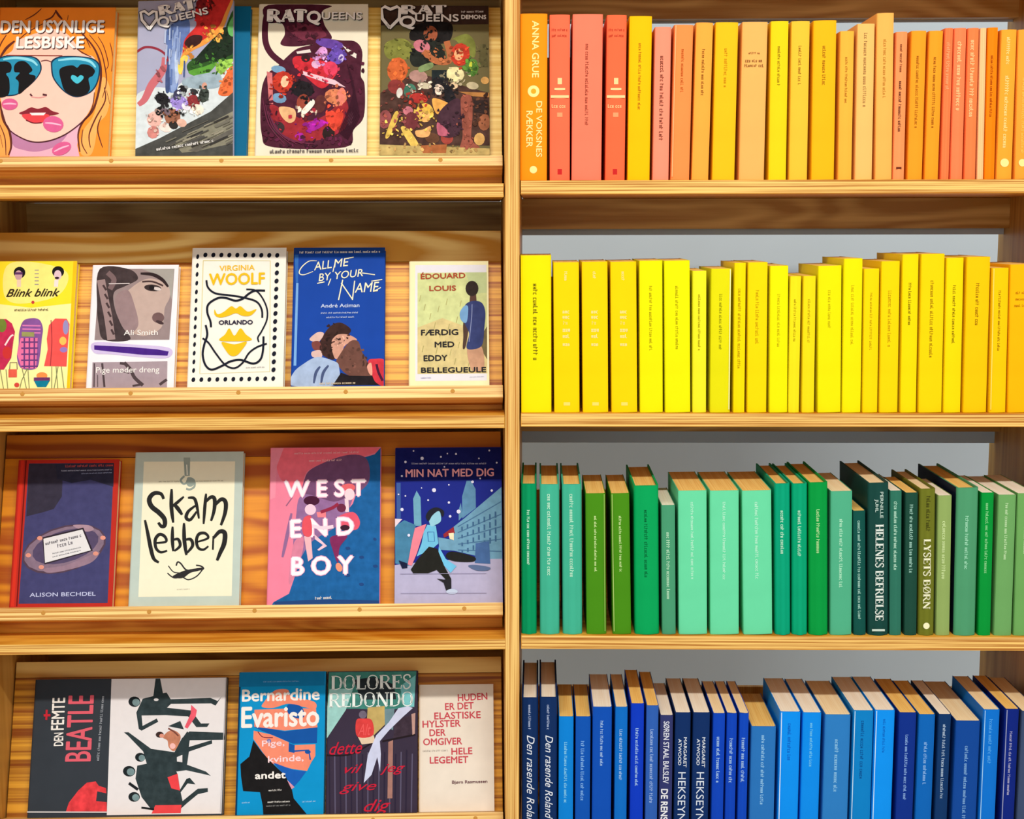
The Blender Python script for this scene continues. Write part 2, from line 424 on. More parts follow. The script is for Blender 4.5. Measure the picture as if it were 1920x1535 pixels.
# ================================================================ display trays (left bay)
TH = math.radians(20.0)
NRM = Vector((0, -math.cos(TH), math.sin(TH))); UPT = Vector((0, math.sin(TH), math.cos(TH)))
WL, LIPY = 0.032, 0.018
TROT = Matrix.Rotation(-TH, 4, 'X')
class Tray: pass
TR = []
# (lip top y, ledge height px, board top y)
spec = [(292, 20, 14), (725, 24, 434), (1134, 24, 812), (1529, 24, 1236)]
tl = ['slanted pine display tray holding the comics, topmost of the four', 'slanted golden pine display tray carrying five small paperbacks, second from top',
      'slanted orange pine display tray with the four illustrated books, third from top', 'slanted pine display tray at the bottom, carrying the black-and-white landscape book']
for i, (ly, lh, by) in enumerate(spec):
    t = Tray(); zl = z_at(ML, 470, ly, LIPY)
    t.O = Vector((0, LIPY + WL * math.cos(TH), zl - WL * math.sin(TH)))
    def uv(px, py, w, O=t.O):
        p = hit(ML, px, py, O + NRM * w, NRM) - O
        return p.x, p.dot(UPT)
    t.uv = uv
    top = uv(470, by, 0.0)[1]
    t.M = ML @ Matrix.Translation(t.O) @ TROT
    root = empty('display_tray', t.M, tl[i], 'display tray', 'slanted display trays in the left bay')
    x0, x1 = -HL + 0.002, (-0.0115, -0.0125, -0.0140, -0.0150)[i]
    lhm = lh / 1400.0
    top = min(top, (LZ[i][1] - 0.004 - t.O.z) / math.cos(TH))
    sp = (None, 492, 856, 1266)[i]
    if sp:       # a plank with cathedral grain above a finely striped one
        split = uv(470, sp, 0.0)[1]
        box('backboard', x0, x1, 0.0, 0.016, -lhm, split, [W_TRAY[i]], root)
        box('backboard', x0, x1, 0.0, 0.016, split + 0.0004, top, [W_CATH[i]], root)
    else:
        box('backboard', x0, x1, 0.0, 0.016, -lhm, top, [W_TRAY[i]], root)
    led = box('ledge', x0, x1, -WL, -0.0003, -lhm, 0.0, [W_LEDGE], root)
    # screw plugs in the ledge front
    for k in range(5):
        bm = bmesh.new(); x = x0 + 0.05 + 0.013 * i + k * 0.142
        bmesh.ops.create_cone(bm, cap_ends=True, segments=14, radius1=0.0030, radius2=0.0027, depth=0.0006,
                              matrix=Matrix.Translation((x, -WL - 0.0002, -lhm * 0.45)) @ Matrix.Rotation(math.pi / 2, 4, 'X'))
        from_bm('screw_plug', bm, [W_PLUG], led)
    # upright support board below the ledge, standing on the shelf
    zs = LZ[i + 1][0]
    zt = (t.O + NRM * 0.012 - UPT * lhm).z
    box('support_board', x0, x1, 0.052, 0.066, zs + 0.0002, zt - 0.001, [W_SHELF], root, t.M.inverted() @ ML)
    # rear foot holding the slope up
    yb = (t.O + UPT * (top * 0.7)).y + 0.03
    box('support_board', x0, x1, yb, yb + 0.012, zs + 0.0002, (t.O + UPT * (top * 0.7)).z - 0.012, [W_SHELF], root, t.M.inverted() @ ML)
    t.root = root; TR.append(t)

def homography(src, dst):
    A = []
    for (x, y), (u, v) in zip(src, dst):
        A.append([x, y, 1, 0, 0, 0, -u * x, -u * y, -u]); A.append([0, 0, 0, x, y, 1, -v * x, -v * y, -v])
    _, _, V = np.linalg.svd(np.array(A, float)); H = V[-1].reshape(3, 3)
    def f(x, y):
        q = H @ np.array((x, y, 1.0)); return (q[0] / q[2], q[1] / q[2])
    return f

def display_book(ti, quad, thick, color, origin, sc, label, group, art, name='book', side=None, pages='c', back=0.0005, rot=None):
    """quad: photo corners TL TR BL BR of the front cover; lies on tray ti"""
    t = TR[ti]; w = thick + back
    c = [t.uv(x, y, w) for x, y in quad]
    uL = (c[0][0] + c[2][0]) / 2; uR = (c[1][0] + c[3][0]) / 2
    vT = (c[0][1] + c[1][1]) / 2; vB = (c[2][1] + c[3][1]) / 2
    W, H = uR - uL, vT
    ang = math.atan2(c[1][1] - c[0][1], c[1][0] - c[0][0]) if rot is None else rot
    ang = ang if abs(ang) > 0.012 else 0.0
    lift = max(0.0, W / 2 * abs(math.sin(ang)))
    M = t.M @ Matrix.Translation(((uL + uR) / 2, -w, lift + 0.0003)) @ Matrix.Rotation(-ang, 4, 'Y')
    root = empty(name, M, label, 'book', group)
    th = min(0.0012, thick * 0.2); cm = mat(color, 0.38, 0.35, 0.04, 40)
    # local frame: x across, z up, front cover at y = 0, back at y = thick; spine on the left
    bm = bmesh.new()
    r = min(0.003, thick * 0.3)
    pr = [(W / 2, 0.0), (W / 2, th), (-W / 2 + th, th), (-W / 2 + th, thick - th), (W / 2, thick - th), (W / 2, thick), (-W / 2 + r, thick)]
    for k in range(1, 5):
        a = math.pi / 2 + math.pi / 2 * k / 4; pr.append((-W / 2 + r + r * math.cos(a), thick - r + r * math.sin(a)))
    for k in range(0, 5):
        a = math.pi + math.pi / 2 * k / 4; pr.append((-W / 2 + r + r * math.cos(a), r + r * math.sin(a)))
    n = len(pr); lo_ = [bm.verts.new((x, y, 0)) for x, y in pr]; hi_ = [bm.verts.new((x, y, H)) for x, y in pr]
    for k in range(n):
        f = bm.faces.new((lo_[k], lo_[(k + 1) % n], hi_[(k + 1) % n], hi_[k]))
        if 6 <= k < n - 1: f.material_index = 1
    bm.faces.new(list(reversed(lo_))); bm.faces.new(hi_)
    bmesh.ops.recalc_face_normals(bm, faces=bm.faces[:])
    from_bm('cover', bm, [cm, mat(side, 0.4, 0.3) if side else cm], root)
    box('pages', -W / 2 + th + 0.0002, W / 2 - 0.0012, th, thick - th, 0.0012, H - 0.0012, [PAGES[pages]], root, bev=0)
    if art:
        dst = [(-W / 2, H), (W / 2, H), (-W / 2, vB), (W / 2, vB)]
        f = homography(quad, dst)
        pr_ = Print(f, (-W / 2 + 0.0004, W / 2 - 0.0004, 0.0004, H - 0.0004), 0.00008, origin=origin, sc=sc)
        tt = Print(f, (-W / 2 + 0.0004, W / 2 - 0.0004, 0.0004, H - 0.0004), 0.004, origin=origin, sc=sc)
        tt.lines = []; tt.start('lettering', 'brush')
        art(pr_, tt)
        # lettering sits just above the picture
        pr_.build('cover_picture', root, None)
        dz = pr_.w + 0.00004 - 0.004
        for nm, _, tt.verts, tt.faces, tt.mi, tt.mats in tt.lines:
            tt.verts = [(a, b, c_ + dz) for a, b, c_ in tt.verts]
            tt.build(nm, root, None)
    return root

# ================================================================ cover pictures (coordinates in magnified photo crops)
WHT, BLK = (244, 240, 235), (22, 20, 22)
K5 = 1228 / 240.0

def art_popart(p, t):
    hair = (96, 44, 34)
    p.P((245, 196, 178), [(110, 500), (150, 410), (300, 340), (420, 310), (520, 285), (640, 330), (720, 420), (780, 520), (900, 560), (945, 700), (905, 900), (875, 1030), (800, 1150), (640, 1285), (480, 1352), (330, 1362), (200, 1320), (80, 1230), (30, 1100), (5, 950), (-40, 800), (-40, 600)], grain=0.02)
    p.P((228, 172, 190), [(85, 1240), (200, 1322), (330, 1366), (480, 1354), (640, 1288), (770, 1180), (735, 1400), (760, 1520), (90, 1520), (110, 1400)], False, 0.02)
    p.P((184, 124, 160), [(100, 1270), (200, 1328), (330, 1368), (480, 1356), (640, 1290), (560, 1390), (440, 1440), (330, 1458), (220, 1440), (130, 1400)], grain=0.03)
    p.P((255, 172, 92), [(960, 800), (1010, 760), (1060, 900), (1020, 1100), (940, 1200), (900, 1400), (860, 1490), (780, 1490), (760, 1400), (800, 1250), (900, 1100)], grain=0.05)
    p.P((250, 160, 80), [(-40, 1010), (30, 1120), (90, 1290), (90, 1490), (-40, 1490)], grain=0.05)
    for w, q in [(22, [(790, 335), (870, 420), (930, 520), (965, 640), (965, 780), (930, 950), (880, 1080), (790, 1180), (745, 1300), (760, 1460)]),
                 (11, [(860, 340), (960, 480), (1005, 640), (1020, 800), (980, 950)]), (9, [(945, 360), (1000, 460), (1040, 620), (1020, 680)]),
                 (12, [(740, 480), (800, 520), (880, 560)]), (14, [(1000, 850), (1005, 980), (910, 1150), (850, 1300), (860, 1420)]),
                 (12, [(970, 1120), (930, 1250), (975, 1420)]), (9, [(1020, 880), (1050, 1010)]), (26, [(140, 400), (60, 470), (0, 560)]), (12, [(60, 340), (10, 420), (-30, 520)]),
                 (22, [(0, 980), (30, 1150), (90, 1260), (110, 1400), (85, 1490)]), (10, [(0, 1200), (50, 1330), (60, 1490)]), (8, [(5, 1300), (30, 1420)]),
                 (10, [(240, 195), (330, 145), (400, 85)]), (22, [(535, 100), (565, 150), (600, 190)]), (14, [(545, 100), (500, 170), (420, 205)]), (9, [(660, 150), (650, 200)]),
                 (10, [(700, 250), (800, 330), (870, 470)]), (9, [(420, 230), (260, 320), (170, 400)]), (10, [(790, 1250), (780, 1380), (830, 1480)]), (9, [(1060, 420), (1085, 560), (1070, 700)])]:
        p.S(hair, w, q, taper=True)
    L1 = [(-40, 600), (0, 560), (80, 540), (250, 545), (340, 560), (390, 610), (397, 690), (340, 780), (240, 870), (150, 925), (40, 932), (-40, 920)]
    L2 = [(490, 650), (500, 590), (580, 552), (740, 550), (880, 568), (952, 620), (962, 700), (932, 820), (870, 900), (760, 943), (680, 932), (590, 870), (508, 760)]
    for Lx, cx, cy in ((L1, 180, 730), (L2, 730, 740)):
        p.P((20, 52, 78), Lx, grain=0.02)
        p.P((38, 140, 176), [(cx + (x - cx) * 0.94, cy + (y - cy) * 0.94) for x, y in Lx], grain=0.05)
    p.S((140, 214, 232), 26, [(30, 580), (160, 565), (300, 590), (360, 640)], taper=True)
    p.S((140, 214, 232), 26, [(560, 590), (730, 575), (860, 600), (920, 660)], taper=True)
    p.P(BLK, [(570, 690), (620, 650), (700, 640), (742, 662), (780, 630), (860, 640), (912, 690), (890, 740), (850, 770), (862, 870), (800, 930), (700, 932), (620, 880), (590, 800)], grain=0)
    p.P((70, 186, 208), [(740, 815), (685, 770), (690, 735), (725, 740), (745, 755), (770, 735), (800, 745), (795, 775)], grain=0)
    p.P(BLK, [(-40, 640), (30, 600), (90, 610), (112, 650), (100, 700), (60, 720), (90, 780), (80, 920), (-40, 920)], grain=0)
    p.P(BLK, [(138, 640), (180, 600), (250, 605), (312, 680), (280, 720), (340, 740), (325, 790), (250, 862), (180, 912), (180, 800), (150, 760), (190, 710), (140, 700)], grain=0)
    p.S((140, 60, 50), 10, [(60, 540), (600, 546)], False); p.S((110, 60, 60), 9, [(395, 598), (445, 590), (492, 604)])
    p.S((84, 44, 50), 16, [(290, 912), (308, 935)], False); p.S((84, 44, 50), 18, [(410, 918), (450, 925)], False); p.S((225, 150, 150), 8, [(300, 938), (370, 948), (440, 935)])
    p.P((132, 36, 48), [(185, 1095), (240, 1070), (300, 1040), (365, 1055), (440, 1038), (500, 1075), (565, 1100), (450, 1120), (240, 1110)], grain=0.03)
    p.P((222, 66, 72), [(215, 1110), (320, 1100), (460, 1108), (470, 1150), (400, 1185), (300, 1182), (240, 1150)], grain=0.03)
    p.P((252, 226, 226), [(285, 1093), (440, 1092), (420, 1116), (305, 1116)], False)
    p.S((110, 24, 40), 9, [(250, 1160), (320, 1188), (400, 1186)])
    for cx, cy, rx, ry, ro in ((95, 1010, 78, 55, 0), (510, 1200, 98, 76, 8), (588, 1430, 95, 58, -22)):
        p.E((214, 92, 142), cx, cy, rx, ry, ro, 0.06)
        a = math.radians(ro); p.S((244, 180, 204), 16, [(cx - rx * 0.8 * math.cos(a), cy - rx * 0.8 * math.sin(a)), (cx, cy - 6), (cx + rx * 0.8 * math.cos(a), cy + rx * 0.8 * math.sin(a))], taper=True)
    p.S((74, 34, 40), 11, [(20, 1060), (80, 1235), (200, 1325), (330, 1368), (480, 1354), (640, 1288), (800, 1165), (880, 1050), (905, 900)], taper=True)
    for o, c in ((7, (70, 36, 36)), (0, WHT)):
        t.T(c, 'DEN USYNLIGE', 5 + o, 322 + o, 1000 + o, 322 + o, 122, 0.035); t.T(c, 'LESBISKE', 155 + o, 472 + o, 805 + o, 472 + o, 116, 0.035)

def heart(t, pts, w, c=WHT):
    t.S((30, 24, 28), w + 14, pts, False); t.S(c, w, pts, False)

def art_fantasy(p, t):      # abstract stand-in for the painted picture
    g = 0.22
    p.P((208, 216, 218), [(60, 980), (250, 850), (450, 850), (600, 750), (900, 700), (1060, 600), (1060, 940), (60, 1460)], grain=0.1)
    for c, q in (((92, 116, 172), [(400, 330), (470, 240), (610, 190), (620, 330), (520, 560), (480, 860), (380, 860), (400, 560)]), ((136, 158, 204), [(440, 520), (500, 300), (520, 560), (470, 860), (420, 860)]),
                 ((178, 196, 224), [(470, 560), (500, 480), (500, 740), (470, 800)]), ((60, 76, 120), [(385, 640), (410, 560), (410, 860), (370, 880)])): p.P(c, q, grain=g)
    p.S((140, 44, 60), 22, [(120, 515), (200, 470), (300, 480), (380, 530), (405, 600)])
    p.S((196, 104, 112), 74, [(372, 560), (362, 660), (310, 740), (240, 830), (170, 960), (110, 1010)], taper=True)
    p.P((44, 84, 34), [(590, 620), (750, 520), (900, 470), (1000, 200), (1070, 110), (1060, 560), (880, 600), (760, 732), (620, 720)], grain=g)
    p.P((24, 40, 26), [(860, 360), (960, 260), (1060, 300), (1060, 500), (800, 590), (640, 610)], grain=g)
    p.P((86, 150, 52), [(600, 690), (760, 640), (880, 600), (760, 732), (640, 730)], grain=g)
    p.P((156, 206, 84), [(865, 640), (960, 580), (1045, 570), (960, 680), (895, 725)], grain=g)
    p.P((96, 170, 92), [(1000, 250), (1062, 150), (1062, 330), (1010, 330)], grain=g)
    p.P((198, 44, 42), [(560, 430), (600, 350), (690, 250), (680, 150), (760, -40), (1060, -40), (1000, 110), (900, 280), (760, 400), (600, 520), (540, 620)], grain=g)
    p.P((120, 24, 30), [(700, 30), (800, -20), (860, 20), (800, 90), (720, 110)], grain=g)
    p.S((232, 150, 66), 46, [(1060, -20), (990, 130), (930, 260), (790, 390), (640, 470), (560, 540), (530, 640), (520, 720)], taper=True)
    p.P((240, 206, 90), [(505, 600), (560, 540), (600, 560), (560, 640), (520, 720), (498, 690)], grain=g)
    p.P((56, 26, 26), [(570, 420), (640, 350), (740, 350), (720, 420), (620, 470)], grain=g)
    p.P((226, 108, 58), [(880, 910), (905, 820), (960, 720), (1040, 610), (1045, 880), (960, 930)], grain=g)
    p.P((150, 170, 182), [(560, 760), (880, 700), (900, 830), (760, 860), (560, 840)], grain=g)
    p.P((70, 70, 66), [(50, 1430), (300, 1330), (560, 1200), (800, 1080), (1100, 890), (1100, 1560), (40, 1560)], False, g)
    p.P((128, 124, 106), [(420, 1380), (650, 1260), (1030, 1080), (1025, 1400), (640, 1470), (500, 1480)], False, g)
    p.P((96, 92, 84), [(560, 1460), (1025, 1250), (1025, 1310), (640, 1480)], False, g)
    for c, x, y, rx, ry in (((30, 28, 30), 335, 955, 68, 58), ((154, 134, 206), 490, 985, 85, 70), ((24, 22, 26), 530, 870, 46, 46), ((140, 48, 52), 630, 985, 66, 72), ((58, 66, 60), 735, 925, 52, 72), ((226, 176, 164), 255, 1150, 72, 78), ((150, 96, 72), 425, 1130, 78, 82), ((236, 222, 204), 670, 1060, 62, 52), ((240, 214, 204), 350, 1235, 62, 40), ((202, 128, 120), 235, 1275, 56, 62), ((60, 60, 90), 480, 920, 40, 60), ((236, 230, 240), 560, 1030, 46, 40), ((34, 30, 30), 300, 1075, 36, 44), ((206, 150, 130), 745, 830, 26, 34), ((40, 36, 34), 430, 1210, 46, 40), ((216, 170, 150), 510, 1190, 50, 40), ((120, 100, 110), 360, 1080, 50, 34), ((44, 44, 46), 640, 890, 44, 30)):
        p.E(c, x, y, rx, ry, 20, 0.2, 9)
    p.dabs([((200, 44, 42), 800, 150, 130, 130), ((232, 150, 66), 850, 330, 90, 80), ((232, 150, 66), 620, 520, 60, 70), ((120, 30, 30), 780, 60, 90, 60)], 70, 8, 30, 2)
    p.dabs([((60, 110, 44), 800, 620, 150, 90), ((26, 44, 28), 900, 430, 120, 130), ((150, 200, 84), 950, 640, 70, 60), ((226, 108, 58), 970, 800, 60, 110)], 80, 8, 30, 3)
    rn = random.Random(4)
    for k in range(26):
        x = rn.uniform(390, 570); y = rn.uniform(230, 700); p.S(rn.choice(((92, 116, 172), (136, 158, 204), (170, 186, 216), (66, 84, 130))), rn.uniform(5, 16), [(x, y), (x - 12, y + rn.uniform(60, 170))], False)
    p.dabs([((206, 214, 218), 560, 900, 200, 50), ((196, 104, 112), 330, 720, 40, 90)], 16, 12, 36, 4)
    rn = random.Random(5)
    for k in range(34):
        x = rn.uniform(330, 960); y = 1480 - (x - 60) * 0.50 * rn.uniform(0.15, 0.92); l = rn.uniform(60, 190)
        l = min(l, 1020 - x); p.S(rn.choice(((52, 50, 48), (92, 88, 80), (110, 106, 94), (146, 140, 122), (76, 74, 70))), rn.uniform(6, 20), [(x, y), (x + l, y - l * 0.42)], False)
    p.dabs([((34, 30, 34), 340, 960, 70, 60), ((154, 134, 206), 490, 990, 90, 70), ((140, 48, 52), 630, 985, 70, 72), ((230, 190, 176), 260, 1180, 90, 110), ((150, 96, 72), 430, 1140, 90, 80), ((236, 222, 204), 640, 1070, 100, 50), ((58, 66, 60), 735, 925, 60, 80), ((30, 28, 30), 420, 1080, 120, 60)], 150, 6, 22, 6)
    heart(t, [(250, 305), (185, 225), (178, 155), (212, 142), (250, 172), (290, 142), (322, 142), (322, 212), (250, 305), (220, 268)], 26)
    for o, c in ((7, (50, 46, 60)), (0, WHT)):
        t.R(c, 'RAT', 355 + o, 175 + o, 700 + o, 92 + o, 82, 1.9); t.T(c, 'Q', 335 + o, 285 + o, 440 + o, 262 + o, 90, 0.04)
        t.T(c, 'UEENS', 450 + o, 238 + o, 815 + o, 140 + o, 62, 0.03)
    t.M(WHT, 262, 1460, 835, 1385, 36)

def art_tentacle(p, t):
    g = 0.24; ma = (72, 22, 42)
    p.P(ma, [(130, 720), (230, 640), (330, 540), (420, 470), (560, 430), (700, 380), (850, 388), (980, 400), (1045, 500), (1030, 720), (1068, 820), (1060, 1120), (960, 1250), (880, 1415), (200, 1415), (80, 1290), (75, 900)], grain=g)
    p.S(ma, 58, [(150, 70), (115, 220), (115, 400), (170, 520), (290, 620)])
    p.P(ma, [(140, 55), (725, 52), (660, 110), (680, 240), (750, 370), (600, 420), (400, 450), (260, 430), (300, 330), (270, 230), (130, 215)], grain=g)
    p.P((110, 42, 62), [(320, 260), (560, 240), (700, 340), (520, 390), (420, 360)], grain=g)
    p.P((196, 40, 52), [(400, 545), (560, 560), (800, 640), (760, 760), (650, 850), (480, 720), (380, 620)], grain=g)
    p.P((150, 36, 44), [(160, 1010), (330, 1080), (520, 1160), (700, 1100), (880, 950), (900, 1200), (700, 1330), (400, 1350), (220, 1250)], grain=g)
    for c, x, y, rx, ry in (((96, 62, 152), 730, 420, 140, 46), ((104, 76, 176), 800, 540, 78, 80), ((206, 190, 230), 840, 560, 26, 40), ((216, 152, 212), 660, 510, 50, 62), ((112, 152, 184), 240, 670, 72, 36), ((108, 146, 178), 245, 945, 72, 48), ((188, 52, 34), 280, 790, 100, 105), ((236, 192, 152), 300, 785, 38, 58), ((26, 20, 26), 470, 860, 112, 82), ((144, 62, 46), 475, 985, 62, 82), ((206, 122, 82), 790, 930, 110, 76), ((214, 60, 90), 740, 660, 70, 70), ((222, 122, 104), 840, 930, 46, 90), ((50, 24, 30), 500, 560, 44, 40), ((56, 40, 44), 240, 1230, 60, 60), ((150, 90, 110), 930, 1140, 26, 70), ((40, 22, 22), 720, 1280, 60, 70), ((216, 168, 200), 600, 620, 46, 40), ((90, 40, 40), 640, 1000, 60, 90)):
        p.E(c, x, y, rx, ry, 10, g, 11)
    p.P((206, 112, 112), [(128, 690), (180, 705), (190, 1000), (150, 1005)], False, g)
    p.P((226, 188, 198), [(450, 680), (780, 770), (885, 840), (700, 800), (450, 712)], False, 0.05)
    p.P((222, 172, 122), [(250, 1030), (390, 1050), (400, 1150), (340, 1182), (270, 1120)], grain=g)
    p.P((236, 226, 216), [(460, 1070), (560, 960), (585, 1000), (500, 1095)], grain=0.05)
    p.P((216, 66, 46), [(700, 1080), (862, 1090), (800, 1262), (720, 1200)], grain=g)
    p.P((164, 30, 152), [(510, 1190), (640, 1150), (692, 1190), (560, 1262)], grain=g); p.P((164, 30, 152), [(395, 1310), (470, 1280), (485, 1372)], grain=g)
    p.P((220, 212, 206), [(410, 500), (540, 476), (552, 506), (420, 522)], False, 0); p.P((224, 216, 206), [(850, 435), (990, 520), (985, 562), (930, 530)], False, 0)
    p.dabs([((196, 40, 52), 560, 640, 180, 110), ((104, 76, 176), 790, 520, 90, 100), ((188, 52, 34), 280, 800, 110, 130), ((206, 112, 82), 780, 920, 130, 100), ((150, 36, 50), 560, 1180, 330, 130), ((30, 20, 26), 470, 880, 120, 100), ((164, 30, 152), 560, 1240, 160, 90), ((214, 60, 90), 720, 700, 100, 100), ((216, 66, 46), 780, 1120, 90, 110), ((226, 196, 176), 480, 1060, 120, 60), ((216, 152, 212), 640, 560, 60, 80)], 230, 7, 28, 7)
    p.dabs([((72, 22, 42), 960, 800, 90, 400), ((72, 22, 42), 160, 1150, 70, 200), ((84, 28, 56), 560, 1370, 330, 50), ((84, 30, 48), 500, 330, 160, 90)], 110, 9, 34, 8)
    for k in range(9): p.S((52, 14, 32), 12, [(900 + k * 14, 620 + k * 60), (960 + k * 6, 900 + k * 30), (820 + k * 10, 1280 + k * 8)], taper=True)
    for k in range(6): p.S((104, 40, 66), 10, [(90 + k * 26, 950 + k * 60), (150 + k * 40, 1200 + k * 30), (300 + k * 60, 1390)], taper=True)
    for o, c in ((8, (24, 16, 22)), (0, WHT)):
        t.R(c, 'RAT', 135 + o, 215 + o, 505 + o, 215 + o, 112, 2.0); t.T(c, 'Q', 515 + o, 222 + o, 640 + o, 222 + o, 112, 0.05); t.T(c, 'UEENS', 655 + o, 190 + o, 1040 + o, 190 + o, 74, 0.02)
    t.M((60, 50, 60), 160, 1476, 1040, 1466, 46)

def art_feast(p, t):
    g = 0.25
    p.P((62, 42, 34), [(60, 40), (1130, 40), (1130, 235), (60, 250)], False, g)
    p.P((122, 124, 54), [(120, 420), (300, 380), (420, 520), (300, 580), (130, 560)], grain=g); p.P((120, 126, 56), [(760, 380), (900, 330), (980, 420), (960, 560), (800, 400)], grain=g)
    p.P((70, 44, 36), [(60, 900), (400, 700), (1130, 900), (1130, 1400), (60, 1400)], False, 0.4)
    p.P((22, 18, 18), [(350, 380), (375, 270), (480, 225), (700, 215), (765, 260), (745, 380), (660, 425), (450, 405)], grain=g)
    p.E((152, 80, 52), 550, 330, 68, 78, 0, g); p.P((30, 34, 28), [(355, 530), (480, 400), (640, 420), (690, 600), (500, 640), (380, 640)], grain=g)
    p.E((192, 112, 124), 465, 450, 82, 60, 20, g)
    p.S((176, 102, 62), 60, [(480, 500), (600, 592), (735, 580), (705, 400)])
    for c, x, y, rx, ry in (((192, 56, 36), 835, 530, 92, 112), ((236, 172, 122), 820, 530, 46, 58), ((202, 96, 46), 232, 680, 100, 122), ((132, 50, 46), 220, 840, 84, 72), ((226, 216, 160), 785, 720, 88, 72), ((86, 132, 52), 945, 655, 66, 88), ((196, 200, 60), 948, 640, 32, 46), ((170, 130, 120), 430, 740, 90, 60), ((200, 190, 160), 490, 830, 70, 30), ((60, 110, 90), 350, 880, 60, 70), ((170, 46, 40), 430, 950, 90, 50), ((236, 206, 186), 630, 860, 46, 62), ((226, 182, 74), 490, 1080, 84, 84), ((238, 176, 100), 490, 1128, 58, 52), ((142, 72, 72), 110, 1150, 62, 90), ((190, 110, 120), 330, 1070, 50, 44), ((206, 160, 92), 1010, 1340, 52, 60), ((210, 160, 90), 1070, 780, 40, 36), ((190, 176, 140), 950, 830, 60, 36), ((150, 90, 60), 1060, 1180, 60, 80), ((110, 46, 50), 360, 1170, 70, 90), ((96, 60, 40), 560, 1330, 70, 50), ((150, 60, 50), 700, 1330, 60, 60), ((220, 190, 150), 770, 830, 40, 34), ((206, 200, 190), 250, 900, 30, 50)):
        p.E(c, x, y, rx, ry, 8, g, 12)
    p.P((122, 142, 92), [(440, 650), (560, 608), (565, 660), (450, 702)], grain=g)
    p.P((24, 34, 36), [(560, 680), (702, 680), (702, 785), (560, 785)], False, g); p.P((92, 86, 52), [(1030, 430), (1082, 430), (1102, 560), (1102, 650), (1010, 650), (1020, 540)], False, g)
    p.P((174, 118, 62), [(815, 888), (1132, 898), (1132, 942), (950, 932)], False, g)
    p.P((24, 22, 28), [(560, 800), (600, 755), (700, 800), (790, 960), (690, 1000), (672, 850), (600, 820), (585, 930)], grain=g)
    p.P((234, 168, 82), [(570, 950), (745, 1020), (650, 1102), (588, 1080)], grain=g)
    p.P((222, 166, 102), [(400, 1262), (470, 1250), (545, 1218), (525, 1312), (420, 1318)], grain=g)
    p.P((66, 38, 50), [(620, 1100), (800, 950), (862, 1100), (800, 1302), (640, 1302)], grain=g); p.P((182, 92, 112), [(612, 1180), (725, 1290), (620, 1302)], grain=g)
    p.P((146, 78, 62), [(845, 935), (935, 930), (948, 1100), (935, 1340), (1010, 1425), (825, 1460), (850, 1300), (835, 1050)], grain=g)
    p.P((46, 32, 30), [(960, 970), (1092, 970), (1092, 1100), (960, 1080)], False, g)
    p.P((218, 182, 82), [(115, 1305), (205, 1085), (245, 1120), (152, 1315)], grain=g); p.P((222, 186, 88), [(262, 1240), (332, 1240), (445, 1420), (380, 1435)], grain=g)
    p.P((190, 164, 100), [(60, 1390), (300, 1400), (1130, 1430), (1130, 1490), (60, 1490)], False, g)
    p.P((166, 96, 52), [(450, 1400), (700, 1390), (690, 1472), (470, 1472)], False, g)
    p.dabs([((30, 30, 26), 500, 470, 150, 110), ((22, 20, 20), 560, 300, 200, 80), ((192, 70, 40), 835, 540, 100, 110), ((202, 96, 46), 232, 690, 100, 130), ((122, 124, 54), 250, 480, 150, 90), ((86, 132, 52), 940, 650, 70, 90), ((190, 176, 140), 780, 740, 130, 80), ((96, 90, 56), 1050, 550, 60, 120), ((176, 102, 62), 640, 540, 120, 70)], 190, 7, 26, 9)
    p.dabs([((140, 70, 60), 180, 1050, 110, 200), ((216, 180, 84), 250, 1270, 160, 120), ((226, 182, 84), 490, 1130, 100, 130), ((66, 38, 50), 740, 1150, 120, 140), ((146, 78, 62), 890, 1180, 70, 240), ((90, 56, 40), 1040, 1100, 80, 200), ((40, 34, 34), 660, 850, 140, 110), ((170, 60, 46), 420, 960, 120, 70), ((190, 150, 90), 600, 1430, 480, 40), ((120, 60, 60), 350, 1100, 120, 130), ((206, 190, 170), 480, 850, 160, 60)], 280, 7, 26, 10)
    heart(t, [(160, 280), (88, 190), (78, 92), (112, 74), (165, 100), (230, 74), (258, 92), (250, 190), (160, 280), (130, 244)], 30)
    for o, c in ((7, (30, 20, 20)), (0, WHT)):
        t.R(c, 'RAT', 275 + o, 146 + o, 702 + o, 138 + o, 84, 1.9); t.T(c, 'Q', 255 + o, 268 + o, 400 + o, 268 + o, 108, 0.05); t.T(c, 'UEENS', 405 + o, 216 + o, 822 + o, 214 + o, 72, 0.03)
    t.M(WHT, 850, 132, 1085, 126, 26); t.T(WHT, 'DEMONS', 850, 190, 1088, 190, 40, 0.05)

